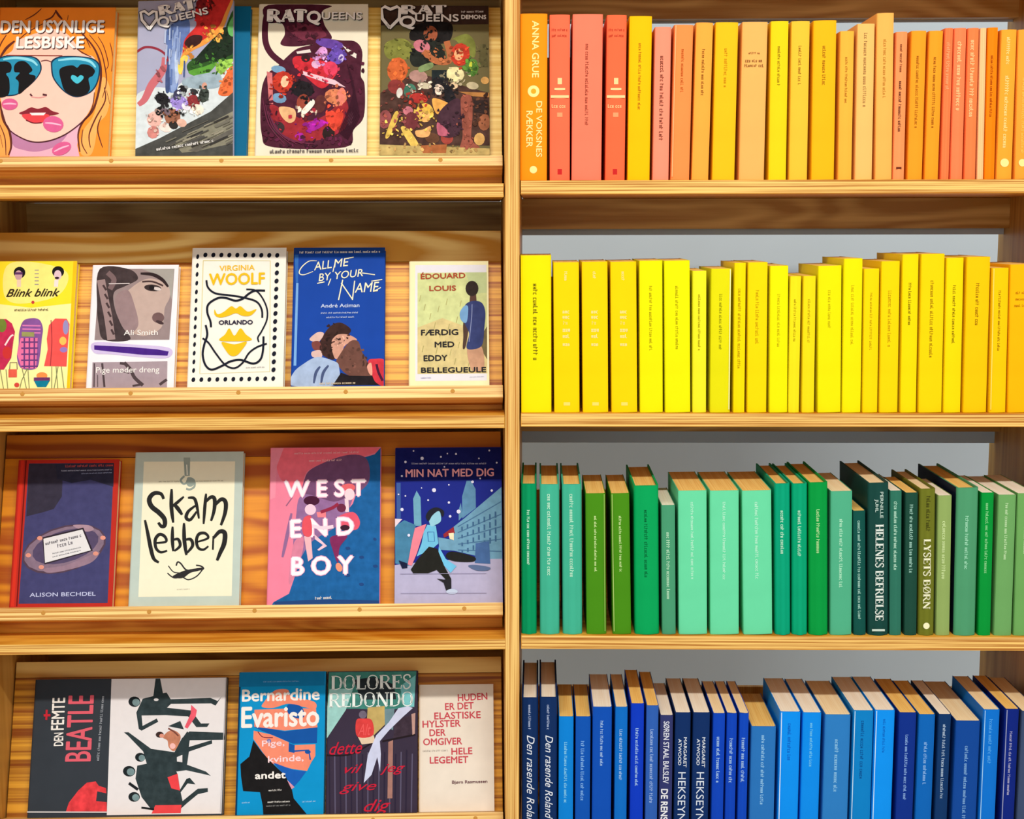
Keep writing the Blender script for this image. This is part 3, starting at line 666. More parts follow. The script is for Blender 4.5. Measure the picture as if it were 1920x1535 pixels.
def art_blink(p, t):
    p.P((250, 240, 164), [(-40, 560), (300, 600), (690, 560), (690, 700), (640, 1420), (-40, 1420)], False, 0.03)
    p.P((246, 236, 130), [(60, 200), (300, 160), (640, 260), (560, 480), (200, 560), (40, 480)], grain=0.05)
    p.P((240, 196, 22), [(702, 150), (745, 150), (690, 1420), (640, 1420)], False, 0.03)
    p.E(BLK, 185, 262, 56, 56); p.E((196, 156, 164), 176, 288, 36, 48); p.S((90, 50, 100), 22, [(140, 270), (215, 270)], False); p.S((232, 206, 180), 40, [(180, 330), (180, 400)], False)
    p.E(BLK, 555, 256, 58, 54); p.E((224, 196, 206), 552, 288, 36, 48); p.E((60, 36, 50), 545, 315, 22, 12); p.S((240, 226, 220), 40, [(540, 335), (535, 400)], False)
    for k in range(5): p.S((150, 140, 150), 8, [(330, 240 + k * 34), (370, 240 + k * 34)], False)
    p.E((200, 60, 60), 315, 548, 15); t.T((46, 32, 20), 'Blink blink', 60, 495, 570, 490, 78, 0.015, 0.4)
    t.M((90, 80, 50), 140, 633, 480, 630, 28)
    dk = (84, 54, 84)
    p.P((132, 82, 152), [(185, 830), (225, 725), (310, 700), (380, 718), (412, 800), (402, 900), (385, 1060), (350, 1182), (210, 1182), (165, 1080), (180, 950)], grain=0.1)
    p.P((228, 112, 162), [(200, 890), (362, 890), (350, 1182), (210, 1182), (165, 1040)], False, 0.08)
    for k in range(5): p.S((104, 56, 120), 15, [(205, 930 + k * 58), (365, 930 + k * 58)], False)
    for k in range(3): p.S((104, 56, 120), 14, [(235 + k * 48, 890), (235 + k * 48, 1180)], False)
    for k in range(3): p.S((214, 120, 180), 13, [(215, 770 + k * 34), (390, 775 + k * 34)], False)
    p.P((150, 150, 90), [(210, 830), (330, 835), (330, 880), (210, 875)], False, 0.1)
    p.P((236, 84, 80), [(450, 900), (470, 770), (530, 705), (640, 708), (668, 760), (650, 1000), (640, 1166), (425, 1160), (460, 1000)], False, 0.08)
    p.E((150, 142, 192), 632, 790, 28, 70); p.E((236, 190, 90), 605, 920, 34, 40); p.E((150, 120, 190), 612, 1005, 36, 26); p.S((140, 40, 50), 7, [(490, 720), (500, 930), (485, 1160)])
    p.P((192, 40, 82), [(-40, 705), (60, 708), (115, 750), (145, 830), (130, 920), (110, 1080), (40, 1192), (-40, 1192)], False, 0.15); p.E((110, 130, 50), 20, 770, 44, 64, 0, 0.1); p.E((200, 50, 50), 70, 1030, 44, 60); p.S((240, 220, 220), 16, [(50, 960), (100, 880), (130, 860)])
    for q in ([(215, 1182), (260, 1390)], [(265, 1182), (210, 1300), (190, 1390)], [(270, 1182), (285, 1390)], [(500, 1166), (500, 1390)], [(560, 1166), (520, 1390)], [(590, 1166), (620, 1390)], [(540, 1166), (560, 1390)], [(5, 1192), (40, 1390)], [(60, 1190), (80, 1390)]): p.S((124, 132, 92), 7, q, False)
    p.P((222, 92, 72), [(85, 1190), (165, 1190), (165, 1266), (85, 1266)], False); p.S((120, 110, 90), 8, [(95, 1190), (100, 1125), (165, 1125), (168, 1190)], False)
    p.E((236, 142, 72), 405, 1252, 52, 32); p.P((108, 50, 102), [(328, 1270), (482, 1270), (482, 1302), (328, 1302)], False); p.P((0, 122, 152), [(330, 1302), (482, 1300), (445, 1362), (362, 1362)], False)
    p.E((206, 70, 60), 165, 1340, 24, 22)

def art_photo(p, t):
    p.P((150, 132, 132), [(195, 225), (910, 228), (856, 908), (138, 908)], False, 0.06)
    p.P((164, 160, 154), [(600, 228), (908, 228), (880, 520), (830, 360), (700, 270)], False, 0.05)
    p.P((192, 168, 158), [(480, 420), (620, 330), (740, 330), (850, 400), (862, 500), (815, 600), (802, 720), (760, 810), (600, 870), (440, 800), (380, 700), (350, 560)], grain=0.05)
    p.P((150, 126, 128), [(350, 480), (460, 430), (520, 560), (560, 760), (480, 840), (400, 770), (345, 620)], grain=0.08)
    p.P((64, 52, 54), [(195, 226), (470, 228), (560, 320), (440, 390), (330, 450), (335, 600), (400, 770), (480, 905), (230, 905), (180, 760), (165, 560)], grain=0.25)
    p.S((154, 130, 130), 78, [(205, 330), (235, 500), (270, 680), (300, 905)]); p.S((120, 98, 100), 50, [(270, 260), (330, 330), (290, 420)])
    for k in range(6): p.S((70, 54, 56), 20, [(225 + k * 15, 380 + k * 85), (255 + k * 14, 430 + k * 85)], False)
    p.S((46, 34, 36), 34, [(585, 272), (700, 282), (790, 330), (848, 400)], taper=True)
    p.E((56, 44, 44), 700, 410, 82, 32, 6); p.E((212, 200, 196), 742, 418, 40, 16, 12); p.E((30, 24, 26), 690, 408, 26, 24); p.S((70, 52, 52), 16, [(600, 350), (700, 350), (800, 390)])
    p.E((112, 86, 86), 750, 695, 58, 50, 0, 0.1); p.E((70, 52, 54), 765, 740, 40, 16, 20); p.S((226, 216, 216), 8, [(280, 368), (480, 365)], False)
    p.P((206, 190, 228), [(135, 930), (480, 950), (852, 985), (845, 1080), (600, 1075), (300, 1045), (135, 1030)], grain=0.04)
    p.P((70, 32, 132), [(135, 957), (480, 975), (740, 1000), (850, 1020), (838, 1062), (600, 1052), (300, 1020), (135, 1000)], False, 0.12)
    p.P((166, 148, 156), [(118, 1120), (836, 1115), (830, 1372), (108, 1372)], False, 0.06)
    for q, w in (([(420, 1125), (480, 1190), (520, 1270), (600, 1345)], 34), ([(380, 1130), (440, 1140)], 26), ([(135, 1130), (130, 1360)], 12), ([(165, 1240), (165, 1360)], 8), ([(210, 1130), (230, 1360)], 20), ([(760, 1340), (830, 1290)], 26), ([(500, 1350), (600, 1335)], 20), ([(360, 1200), (470, 1230)], 8)): p.S((76, 62, 66), w, q)
    t.T(WHT, 'Ali Smith', 420, 862, 745, 862, 54, 0.0); t.T(WHT, 'Pige m\u00f8der dreng', 150, 1222, 758, 1220, 58, 0.0)

def art_swirl(p, t):
    nv, ye = (20, 24, 40), (244, 190, 24)
    for k in range(10): p.E(nv, 285 + k * 76.2, 168 + k * 0.8, 19, 23, 25)
    for k in range(11): p.E(nv, 163 + k * 77, 1364 - k * 0.6, 18, 23, 20)
    for k in range(14):
        f = k / 13; p.E(nv, 212 - 46 * f, 185 + 1090 * f, 13, 23, 12)
    for k in range(14):
        f = k / 13; p.E(nv, 970 - 34 * f, 265 + 1008 * f, 19, 24, 25)
    p.S((216, 204, 128), 5, [(265, 222), (905, 226), (900, 1290), (226, 1306)], False, close=True)
    t.T(ye, 'VIRGINIA', 420, 322, 755, 314, 52, 0.015); t.T(ye, 'WOOLF', 320, 455, 850, 447, 112, 0.03)
    for q, w in (([(294, 410), (310, 480), (380, 535), (520, 555), (640, 575), (770, 615), (822, 690), (828, 772)], 18), ([(336, 860), (330, 800), (302, 720), (312, 640), (400, 582), (480, 580), (570, 606), (640, 588), (700, 540), (760, 512), (855, 512)], 20),
                 ([(675, 498), (760, 508), (822, 570), (872, 680), (872, 790), (822, 900), (786, 960), (795, 1005)], 15), ([(285, 838), (300, 930), (272, 1020), (255, 1120), (280, 1222), (340, 1268), (440, 1232), (520, 1190), (620, 1176), (740, 1212), (810, 1172), (835, 1080), (840, 950)], 20),
                 ([(255, 965), (312, 1010), (380, 1110), (470, 1222), (560, 1255), (640, 1202), (700, 1110), (780, 1052), (872, 1020)], 17)):
        p.S(nv, w, q)
    p.P(ye, [(372, 690), (400, 735), (460, 712), (530, 660), (575, 682), (620, 660), (690, 712), (772, 688), (720, 747), (640, 752), (575, 726), (500, 752), (420, 767), (372, 740)], grain=0)
    t.T((40, 34, 60), 'ORLANDO', 412, 835, 735, 833, 42, 0.05)
    p.P(ye, [(415, 985), (470, 930), (512, 872), (560, 942), (618, 872), (670, 930), (725, 985), (560, 996)], grain=0); p.P(ye, [(440, 1002), (560, 1026), (678, 1000), (630, 1082), (580, 1132), (520, 1132), (470, 1072)], grain=0)
    t.M((150, 146, 150), 670, 1257, 850, 1252, 16)

def art_blue(p, t):
    p.P((24, 60, 130), [(108, 100), (985, 96), (985, 150), (104, 160)], False, 0.03)
    p.P((120, 170, 224), [(128, 440), (150, 440), (132, 1230), (106, 1230)], False, 0.03); p.P((46, 104, 184), [(112, 170), (150, 170), (146, 440), (126, 440)], False, 0.03)  # paler strips: highlight along the spine fold, painted into the cover
    t.M(WHT, 160, 158, 945, 148, 28)
    cr = (244, 238, 204)
    t.S(cr, 10, [(325, 228), (250, 232), (180, 290), (158, 345), (200, 362), (290, 330)], taper=True)
    t.T(cr, 'ALL', 300, 320, 470, 296, 82, 0.005, 0.25); t.T(cr, 'ME', 490, 292, 640, 275, 82, 0.005, 0.25); t.S(cr, 9, [(600, 208), (680, 192)], False); t.S(cr, 9, [(500, 250), (480, 335)], False)
    t.T(cr, 'BY', 345, 425, 470, 410, 76, 0.005, 0.25); t.S(cr, 9, [(330, 445), (400, 430)], False); t.S(cr, 9, [(460, 400), (435, 465)], False); t.T(cr, 'YOUR', 505, 405, 770, 375, 74, 0.005, 0.25); t.S(cr, 9, [(760, 345), (885, 362)], False)
    t.S(cr, 11, [(535, 605), (575, 410)], False); t.S(cr, 11, [(560, 440), (670, 600)], False); t.S(cr, 11, [(668, 605), (690, 420)], False)
    t.T(cr, 'AME', 690, 535, 930, 520, 96, 0.005, 0.25); t.S(cr, 9, [(850, 425), (955, 408)], False); t.S(cr, 9, [(870, 525), (942, 485)], False)
    t.T((200, 214, 240), 'Andr\u00e9 Aciman', 365, 678, 735, 672, 36, 0.02); t.M((190, 206, 236), 365, 738, 735, 733, 20); t.M((190, 206, 236), 418, 779, 692, 775, 20)
    # plain stand-in picture: two leaning figures seen from below
    p.P((58, 34, 30), [(470, 845), (560, 822), (655, 890), (600, 960), (520, 1000), (500, 1170), (380, 1130), (340, 1060), (390, 940)], grain=0.2)
    p.P((206, 152, 132), [(465, 1020), (505, 950), (560, 930), (640, 940), (712, 985), (650, 1010), (590, 1050), (560, 1140), (500, 1162)], grain=0.12)
    p.P((108, 70, 60), [(540, 1140), (640, 1005), (722, 1000), (760, 1100), (830, 1230), (870, 1340), (640, 1330), (520, 1210)], grain=0.15)
    p.P((216, 182, 172), [(258, 975), (335, 912), (395, 925), (350, 1000), (295, 1002)], grain=0.1); p.P((124, 66, 62), [(280, 1010), (350, 1000), (370, 1070), (300, 1080)], grain=0.1); p.P((216, 182, 176), [(280, 1100), (360, 1085), (375, 1150), (290, 1150)], grain=0.1)
    p.dabs([((58, 34, 30), 520, 930, 110, 90), ((64, 38, 34), 430, 1060, 60, 90), ((206, 152, 132), 560, 1020, 80, 70), ((108, 70, 60), 690, 1180, 110, 120)], 70, 7, 24, 11)
    p.P((164, 184, 216), [(85, 1420), (105, 1300), (200, 1215), (330, 1150), (480, 1185), (540, 1240), (500, 1420)], grain=0.12)
    for q in ([(360, 1240), (320, 1300), (300, 1400)], [(440, 1230), (390, 1300), (370, 1400)]): p.S((70, 84, 124), 28, q, taper=True)
    p.P((28, 20, 26), [(480, 1420), (560, 1300), (640, 1330), (860, 1335), (975, 1420)], False, 0.2)
    p.P((204, 50, 64), [(820, 1195), (880, 1170), (985, 1195), (985, 1420), (900, 1400), (860, 1330)], grain=0.2); p.S((70, 20, 50), 24, [(900, 1220), (920, 1300), (960, 1380)])
    p.P((226, 160, 140), [(810, 1240), (850, 1210), (860, 1320), (830, 1310)], grain=0.1); t.M((220, 200, 170), 355, 1412, 705, 1408, 26)

def art_field(p, t):
    p.P((228, 228, 236), [(300, 190), (985, 190), (985, 1300), (300, 1300)], False, 0.02)
    p.P((206, 214, 150), [(322, 265), (988, 262), (988, 1232), (320, 1235)], False, 0.12)
    p.P((214, 196, 136), [(322, 790), (560, 700), (988, 860), (988, 1232), (320, 1235)], False, 0.14); p.P((190, 204, 150), [(780, 262), (988, 262), (988, 460), (860, 470)], False, 0.08)
    p.P((112, 100, 66), [(940, 860), (988, 780), (988, 1100), (930, 1000)], False, 0.2)
    for k in range(26):
        x = 340 + (k * 97) % 600; y = 480 + (k * 173) % 640; p.S((172, 164, 104), 6, [(x, y + 60), (x + 14, y)], False)
    br = (168, 72, 46); dk = (40, 38, 40)
    t.T(br, '\u00c9DOUARD', 355, 325, 780, 316, 52, 0.04); t.T(br, 'LOUIS', 437, 440, 690, 437, 50, 0.04)
    t.T(dk, 'F\u00c6RDIG', 357, 865, 710, 862, 55, 0.04); t.T(dk, 'MED', 488, 980, 672, 978, 54, 0.04); t.T(dk, 'EDDY', 382, 1112, 606, 1108, 56, 0.04); t.T(dk, 'BELLEGUEULE', 357, 1222, 976, 1220, 50, 0.045)
    p.P((196, 150, 120), [(800, 980), (930, 970), (960, 1160), (900, 1220), (830, 1180)], grain=0.15)
    p.P((88, 60, 52), [(828, 470), (884, 470), (890, 560), (820, 560)], False, 0.1); p.E((48, 38, 34), 845, 418, 62, 74, 0, 0.2)
    p.P((78, 58, 50), [(762, 740), (812, 730), (805, 850), (780, 980), (755, 990), (760, 880)], grain=0.1)
    p.P((52, 62, 112), [(768, 600), (830, 543), (930, 550), (972, 640), (962, 800), (940, 960), (860, 1002), (790, 985), (815, 850), (770, 740)], grain=0.15)
    p.P((116, 162, 208), [(772, 585), (808, 600), (792, 742), (740, 722), (728, 650)], grain=0.08); p.S((130, 140, 180), 8, [(845, 570), (840, 700), (815, 930)])
    t.M((150, 150, 190), 355, 1278, 450, 1276, 16); t.M((170, 176, 200), 820, 1270, 960, 1266, 10)

def art_redframe(p, t):
    p.S((216, 52, 34), 30, [(228, 60), (110, 1465)], False); p.S((112, 22, 18), 12, [(262, 60), (150, 1465)], False)
    p.P((66, 66, 112), [(288, 95), (1112, 98), (1012, 1440), (168, 1440)], False, 0.1)
    p.P((52, 48, 66), [(288, 96), (540, 98), (610, 260), (600, 420), (520, 540), (420, 570), (255, 610)], False, 0.15)
    p.P((44, 44, 66), [(540, 98), (1112, 98), (1100, 330), (880, 260), (700, 290), (560, 250)], False, 0.15)
    t.M((196, 84, 84), 640, 136, 1105, 130, 30); t.M((190, 196, 226), 600, 176, 1095, 168, 16); t.M((170, 180, 220), 795, 204, 1095, 196, 14)
    p.E((84, 64, 82), 612, 925, 416, 216, -16, 0.1); p.E((134, 112, 132), 612, 922, 398, 198, -16, 0.12); p.E((84, 72, 104), 625, 900, 330, 150, -16, 0.1)
    p.P((150, 122, 140), [(420, 1110), (620, 1080), (850, 990), (950, 960), (860, 1060), (620, 1130), (450, 1150)], grain=0.12)
    p.P((170, 140, 156), [(700, 700), (850, 700), (900, 740), (820, 760)], grain=0.1)
    p.P((46, 36, 48), [(405, 812), (800, 722), (885, 945), (420, 1072)], False, 0.1); p.P((228, 226, 228), [(415, 826), (790, 740), (866, 940), (426, 1056)], False, 0.02)
    t.M((70, 64, 76), 435, 888, 790, 808, 36); t.M((90, 84, 96), 550, 912, 700, 878, 44); t.M((90, 90, 100), 500, 975, 780, 915, 16); t.M((90, 90, 100), 500, 1005, 770, 945, 14)
    for x, y in ((380, 820), (268, 982), (390, 1096), (985, 822), (912, 972)): p.E((228, 152, 134), x, y, 26, 20, 0, 0.1)
    t.T((196, 202, 238), 'ALISON BECHDEL', 275, 1376, 900, 1370, 38, 0.02)

def art_brush(p, t):
    p.P((242, 238, 210), [(215, 130), (1092, 130), (1032, 1425), (138, 1425)], False, 0.015)
    g = (150, 164, 156)
    p.P(g, [(596, 92), (660, 92), (652, 270), (602, 270)], False, 0.08); p.S((236, 236, 220), 10, [(625, 160), (628, 260)], False)
    p.S(g, 20, [(600, 270), (565, 310), (590, 345), (625, 330), (640, 290), (690, 310), (695, 370), (650, 400), (615, 390)]); p.E(g, 655, 330, 40, 44)
    k = (38, 38, 38)
    for w, q in ((48, [(398, 490), (372, 440), (305, 436), (260, 490), (280, 560), (350, 620), (400, 680), (402, 742), (372, 752), (342, 715)]), (38, [(476, 395), (470, 560), (485, 718)]), (30, [(592, 468), (520, 530), (478, 562)]), (40, [(500, 545), (530, 580), (572, 642)]),
                 (32, [(630, 480), (690, 485), (715, 560), (732, 680)]), (34, [(702, 555), (632, 610), (610, 670), (650, 690), (712, 612)]), (32, [(806, 440), (792, 560), (776, 732)]), (38, [(796, 525), (850, 475), (886, 492), (880, 600), (848, 704)]), (42, [(882, 560), (950, 496), (992, 525), (985, 625), (942, 746)]),
                 (38, [(215, 690), (240, 820), (265, 960), (292, 1060), (340, 1098)]), (32, [(318, 912), (412, 898), (400, 848), (350, 830), (310, 880), (316, 960), (360, 1000), (422, 985)]), (34, [(478, 755), (474, 880), (480, 992)]), (30, [(480, 882), (530, 878), (546, 940), (490, 990)]),
                 (38, [(588, 722), (588, 880), (605, 1030)]), (32, [(596, 882), (650, 880), (666, 940), (608, 1012)]), (30, [(708, 905), (815, 868), (790, 822), (730, 828), (704, 890), (720, 960), (770, 978), (818, 945)]), (34, [(868, 850), (860, 980)]), (46, [(870, 866), (930, 806), (978, 822), (970, 920), (930, 1010), (898, 1084)])):
        t.S(k, w, q, taper=True)
    p.P((44, 42, 44), [(465, 1235), (560, 1185), (640, 1165), (765, 1150), (720, 1180), (640, 1200), (560, 1250)], grain=0.05)
    for w, q in ((15, [(505, 1130), (520, 1095), (550, 1110), (600, 1170), (680, 1175), (765, 1162), (740, 1135), (695, 1128)]), (12, [(420, 1200), (480, 1245), (560, 1240), (620, 1265), (700, 1232), (760, 1165)]), (10, [(430, 1130), (480, 1190), (560, 1200)])): p.S((50, 48, 50), w, q)
    t.M((172, 168, 150), 355, 328, 560, 326, 16); t.M((172, 168, 150), 710, 325, 975, 322, 14); t.M((206, 204, 190), 508, 1362, 632, 1358, 16)

def art_neon(p, t):
    p.P((246, 112, 132), [(110, 20), (1100, 20), (1010, 100), (780, 115), (500, 215), (420, 300), (380, 430), (200, 330), (140, 120)], grain=0.08)
    p.P((242, 146, 170), [(110, 20), (230, 20), (160, 200), (140, 500), (90, 520)], False, 0.05)
    p.P((24, 96, 160), [(1240, 20), (1100, 85), (1000, 115), (930, 420), (880, 560), (700, 760), (480, 900), (380, 1050), (300, 1280), (250, 1420), (100, 1500), (80, 1560), (1240, 1560)], False, 0.15)
    p.P((116, 76, 116), [(420, 330), (500, 220), (800, 100), (1000, 110), (1050, 260), (1000, 400), (760, 540), (520, 560), (400, 480)], grain=0.12)
    p.P((148, 108, 158), [(400, 470), (700, 540), (880, 480), (760, 740), (480, 920), (360, 1080), (300, 1000), (330, 700)], grain=0.12)
    p.P((216, 130, 158), [(330, 900), (400, 880), (380, 1050), (290, 1290), (250, 1300), (290, 1000)], grain=0.1); p.S((146, 104, 150), 34, [(290, 650), (240, 880), (195, 1070)], taper=True)
    p.S((150, 96, 130), 20, [(240, 580), (300, 500)], taper=True); p.S((34, 70, 130), 40, [(110, 1515), (600, 1500), (1115, 1515)])
    for k in range(12): p.E((30, 70, 130), 700 + (k * 131) % 400, 900 + (k * 87) % 520, 18, 14, 30, 0.1, 8)
    gl = (238, 178, 208); wh = (255, 244, 250)
    p.E((70, 22, 52), 485, 530, 76, 46, 0, 0.1); p.E((246, 206, 226), 472, 615, 54, 52); p.P((226, 82, 98), [(412, 690), (480, 685), (486, 862), (410, 866), (388, 780)], grain=0.05)
    p.P((242, 184, 192), [(405, 870), (472, 870), (484, 1080), (440, 1112)], False, 0.04); p.P((240, 200, 216), [(505, 850), (625, 965), (545, 1010), (530, 1000), (585, 955), (510, 900)], False)
    p.E((230, 104, 112), 830, 412, 78, 44, -10); p.E((248, 216, 226), 850, 470, 50, 56); p.S((248, 216, 226), 36, [(820, 510), (825, 640)], False)
    p.P((228, 88, 112), [(735, 690), (880, 640), (945, 730), (905, 810), (760, 790)], grain=0.08); p.P((240, 130, 140), [(530, 640), (620, 635), (620, 690), (540, 690)], False); p.E((110, 40, 70), 770, 600, 44, 40)
    p.P((130, 40, 92), [(660, 880), (820, 868), (745, 980), (725, 1130), (680, 1010)], grain=0.1); p.E((250, 150, 120), 735, 1170, 30, 44, -20); p.S((150, 40, 70), 30, [(570, 640), (680, 600), (740, 560)])
    for dx, c, b, tt in ((0, gl, 0.075, t), (0, wh, 0.03, t)):
        t.T(c, 'W E S T', 228, 495, 1000, 482, 160, b); t.T(c, 'E N D', 282, 880, 880, 852, 172, b); t.T(c, 'B O Y', 282, 1240, 868, 1232, 176, b)
    t.S((246, 214, 230), 34, [(470, 770), (580, 790), (690, 780)]); t.E((60, 26, 44), 800, 790, 46, 26); t.P((228, 84, 98), [(405, 700), (470, 700), (480, 855), (410, 858)], grain=0.05)
    t.M((250, 190, 200), 330, 88, 965, 74, 24); t.M((250, 200, 210), 470, 158, 800, 150, 26); t.M(WHT, 500, 1480, 672, 1472, 34)

def art_night(p, t):
    p.P((16, 22, 96), [(100, 40), (1105, 40), (1105, 345), (95, 370)], False, 0.12)
    p.P((182, 178, 210), [(60, 1165), (190, 1150), (560, 1120), (1110, 1100), (1115, 1540), (50, 1540)], False, 0.05)
    p.P((60, 92, 160), [(102, 380), (142, 380), (136, 730), (98, 730)], False, 0.05); p.P((110, 168, 194), [(258, 530), (292, 455), (328, 520), (332, 790), (262, 790)], False, 0.1)
    p.P((70, 130, 166), [(78, 790), (170, 735), (275, 780), (282, 1000), (200, 1175), (75, 1150)], False, 0.12); p.P((230, 210, 220), [(78, 720), (150, 725), (80, 800)], False)
    p.P((94, 144, 182), [(725, 510), (770, 360), (812, 360), (855, 440), (856, 620), (725, 720)], False, 0.12); p.P((96, 146, 180), [(690, 640), (712, 570), (730, 700), (690, 740)], False, 0.1)
    p.P((112, 162, 192), [(600, 920), (640, 800), (740, 722), (1104, 420), (1106, 1112), (980, 1112), (640, 1030), (500, 1020), (490, 900)], False, 0.12)
    for k in range(5): p.S((74, 116, 154), 10, [(680, 800 + k * 56), (1100, 560 + k * 120)], False)
    for i in range(7):
        for j in range(4): p.S((64, 104, 144), 16, [(720 + i * 54, 800 + j * 76 - i * 24), (720 + i * 54, 835 + j * 76 - i * 20)], False)
    p.P((150, 40, 50), [(540, 870), (640, 800), (650, 860), (545, 905)], False); p.P((240, 226, 190), [(590, 862), (640, 858), (640, 930), (600, 915)], False); p.P((70, 106, 160), [(850, 960), (980, 940), (990, 1160), (840, 1150)], False, 0.1)
    for x, y, r in ((350, 150, 16), (192, 184, 12), (528, 135, 9), (672, 108, 10), (270, 80, 8), (990, 75, 9), (155, 316, 10), (560, 230, 8), (826, 372, 14), (458, 450, 20), (598, 568, 12), (400, 545, 9), (690, 655, 20), (608, 700, 13), (150, 634, 16), (210, 880, 14), (120, 490, 8), (600, 400, 8), (1060, 190, 9), (900, 340, 8), (1010, 455, 12), (185, 505, 8), (890, 150, 8), (590, 105, 7), (340, 430, 6)):
        p.E((226, 226, 250), x, y, r, r, 0, 0, 8)
    p.P((236, 134, 152), [(270, 810), (380, 772), (335, 900), (285, 1050), (232, 1172), (194, 1162), (240, 930)], False, 0.04)
    p.P((112, 192, 228), [(388, 780), (470, 790), (492, 960), (440, 1005), (280, 1085), (330, 960), (352, 850)], False, 0.06); p.S((60, 110, 170), 8, [(390, 850), (450, 850), (455, 940), (395, 940)], False, close=True)
    p.P((150, 208, 228), [(400, 690), (440, 640), (500, 640), (520, 700), (515, 750), (470, 780), (420, 790)], grain=0.05); p.P((32, 34, 44), [(375, 700), (410, 640), (480, 615), (548, 650), (535, 705), (500, 650), (440, 690), (402, 745)], grain=0.05)
    p.P((112, 196, 236), [(495, 990), (560, 1110), (662, 1180), (605, 1245), (540, 1172), (490, 1060)], False, 0.06)
    p.P((30, 30, 26), [(222, 1210), (290, 1110), (400, 990), (480, 1010), (545, 1180), (608, 1300), (560, 1312), (470, 1215), (380, 1250), (250, 1255)], False, 0.1)
    p.P((30, 30, 28), [(560, 1085), (622, 1038), (832, 1090), (822, 1138), (640, 1132)], grain=0.1); p.P((92, 112, 152), [(775, 1178), (850, 1170), (985, 1195), (960, 1225), (850, 1222)], grain=0.05)
    p.P((36, 34, 40), [(470, 1300), (540, 1310), (610, 1300), (610, 1395), (560, 1420), (535, 1340)], False, 0.1); p.E((194, 208, 232), 615, 1428, 56, 26); p.P((20, 26, 60), [(108, 1120), (190, 1150), (190, 1195), (140, 1200)], False)
    for y in (1250, 1440): p.S((160, 156, 190), 5, [(120, y), (950, y + 4)], False)
    t.M((196, 196, 226), 250, 207, 962, 206, 20); t.T((242, 168, 178), 'MIN NAT MED DIG', 192, 326, 1030, 316, 74, 0.03)

def art_beat(p, t):
    dk = (44, 58, 62)
    p.P((232, 228, 230), [(858, 80), (1900, 80), (1810, 1310), (768, 1310)], False, 0.02)
    p.P((226, 62, 68), [(400, 1270), (430, 1190), (520, 1080), (600, 1010), (680, 1000), (705, 1040), (770, 1062), (772, 1110), (690, 1090), (676, 1180), (772, 1190), (770, 1275)], False, 0.25)
    for c, q in ((dk, [(1250, 86), (1292, 86), (1312, 215), (1345, 210), (1380, 270), (1735, 262), (1800, 290), (1838, 250), (1780, 332), (1740, 312), (1380, 312), (1345, 345), (1560, 372), (1645, 490), (1722, 490), (1700, 522), (1602, 522), (1530, 425), (1330, 412), (1115, 412), (1120, 505), (1250, 440), (1262, 470), (1110, 548), (1085, 532), (1068, 385), (1130, 262), (1225, 240)]),
                 (dk, [(950, 560), (992, 560), (1190, 712), (1400, 745), (1470, 620), (1540, 560), (1852, 575), (1852, 640), (1540, 640), (1530, 700), (1740, 640), (1742, 672), (1530, 742), (1510, 860), (1680, 925), (1722, 965), (1690, 955), (1500, 910), (1420, 920), (1150, 862), (1118, 735), (985, 590)]),
                 (dk, [(1060, 862), (1150, 845), (1400, 880), (1425, 960), (1440, 1085), (1500, 990), (1530, 978), (1582, 1040), (1510, 1030), (1445, 1110), (1460, 1190), (1600, 1080), (1692, 1075), (1692, 1110), (1600, 1130), (1500, 1210), (1440, 1262), (1180, 1272), (1090, 1150), (1040, 980)])):
        p.P(c, q, False, 0.25)
    for x, y, rx in ((1055, 288, 54), (1090, 787, 47), (985, 912, 56), (1022, 1146, 52)): p.E((26, 34, 38), x, y, rx, rx * 0.86, 0, 0.1); p.E((120, 146, 150), x + 14, y + 6, rx * 0.62, rx * 0.6, 0, 0.2)
    p.E((226, 224, 226), 1250, 272, 22, 12); p.P((232, 228, 230), [(1420, 790), (1470, 770), (1468, 838), (1420, 830)], False); p.P((232, 228, 230), [(1120, 425), (1200, 425), (1120, 490)], False)
    p.P((236, 92, 112), [(1562, 322), (1612, 370), (1600, 425), (1522, 535), (1498, 520), (1556, 400)], False, 0.08); p.P((196, 128, 100), [(1300, 610), (1345, 560), (1400, 548), (1455, 590), (1450, 650), (1400, 735), (1350, 700), (1340, 640)], grain=0.2); p.E((60, 42, 40), 1272, 586, 36, 27); p.E((222, 150, 130), 1290, 596, 22, 18); p.E((244, 190, 186), 1385, 690, 26, 26); p.S((120, 70, 60), 14, [(1350, 530), (1400, 560), (1440, 600)]); p.P(dk, [(1400, 745), (1460, 640), (1520, 560), (1560, 600), (1480, 740)], False, 0.1)
    p.P(dk, [(1350, 510), (1460, 465), (1490, 540), (1440, 530)], False, 0.1); p.P((234, 68, 74), [(1330, 972), (1422, 940), (1440, 1095), (1362, 1072)], False, 0.06); p.P((234, 72, 76), [(1212, 1225), (1450, 1225), (1440, 1300), (1175, 1300)], False, 0.06)
    p.S((190, 186, 190), 6, [(1880, 88), (1800, 1300)], False); p.S((230, 228, 230), 10, [(40, 1270), (770, 1282)], False); p.S((26, 30, 34), 26, [(980, 1020), (1060, 1080)], False); p.S((26, 30, 34), 18, [(1085, 1245), (1200, 1262)], False)
    t.T(WHT, 'DEN', 400, 672, 408, 556, 86, 0.014); t.T(WHT, 'FEMTE', 412, 530, 438, 246, 118, 0.014)
    t.T((226, 96, 112), 'BEATLE', 640, 814, 694, 228, 238, 0.012); t.S((200, 40, 56), 22, [(240, 400), (300, 398)], False); t.S((200, 40, 56), 18, [(270, 350), (262, 440)], False)
    t.M((170, 176, 186), 718, 812, 788, 225, 30)

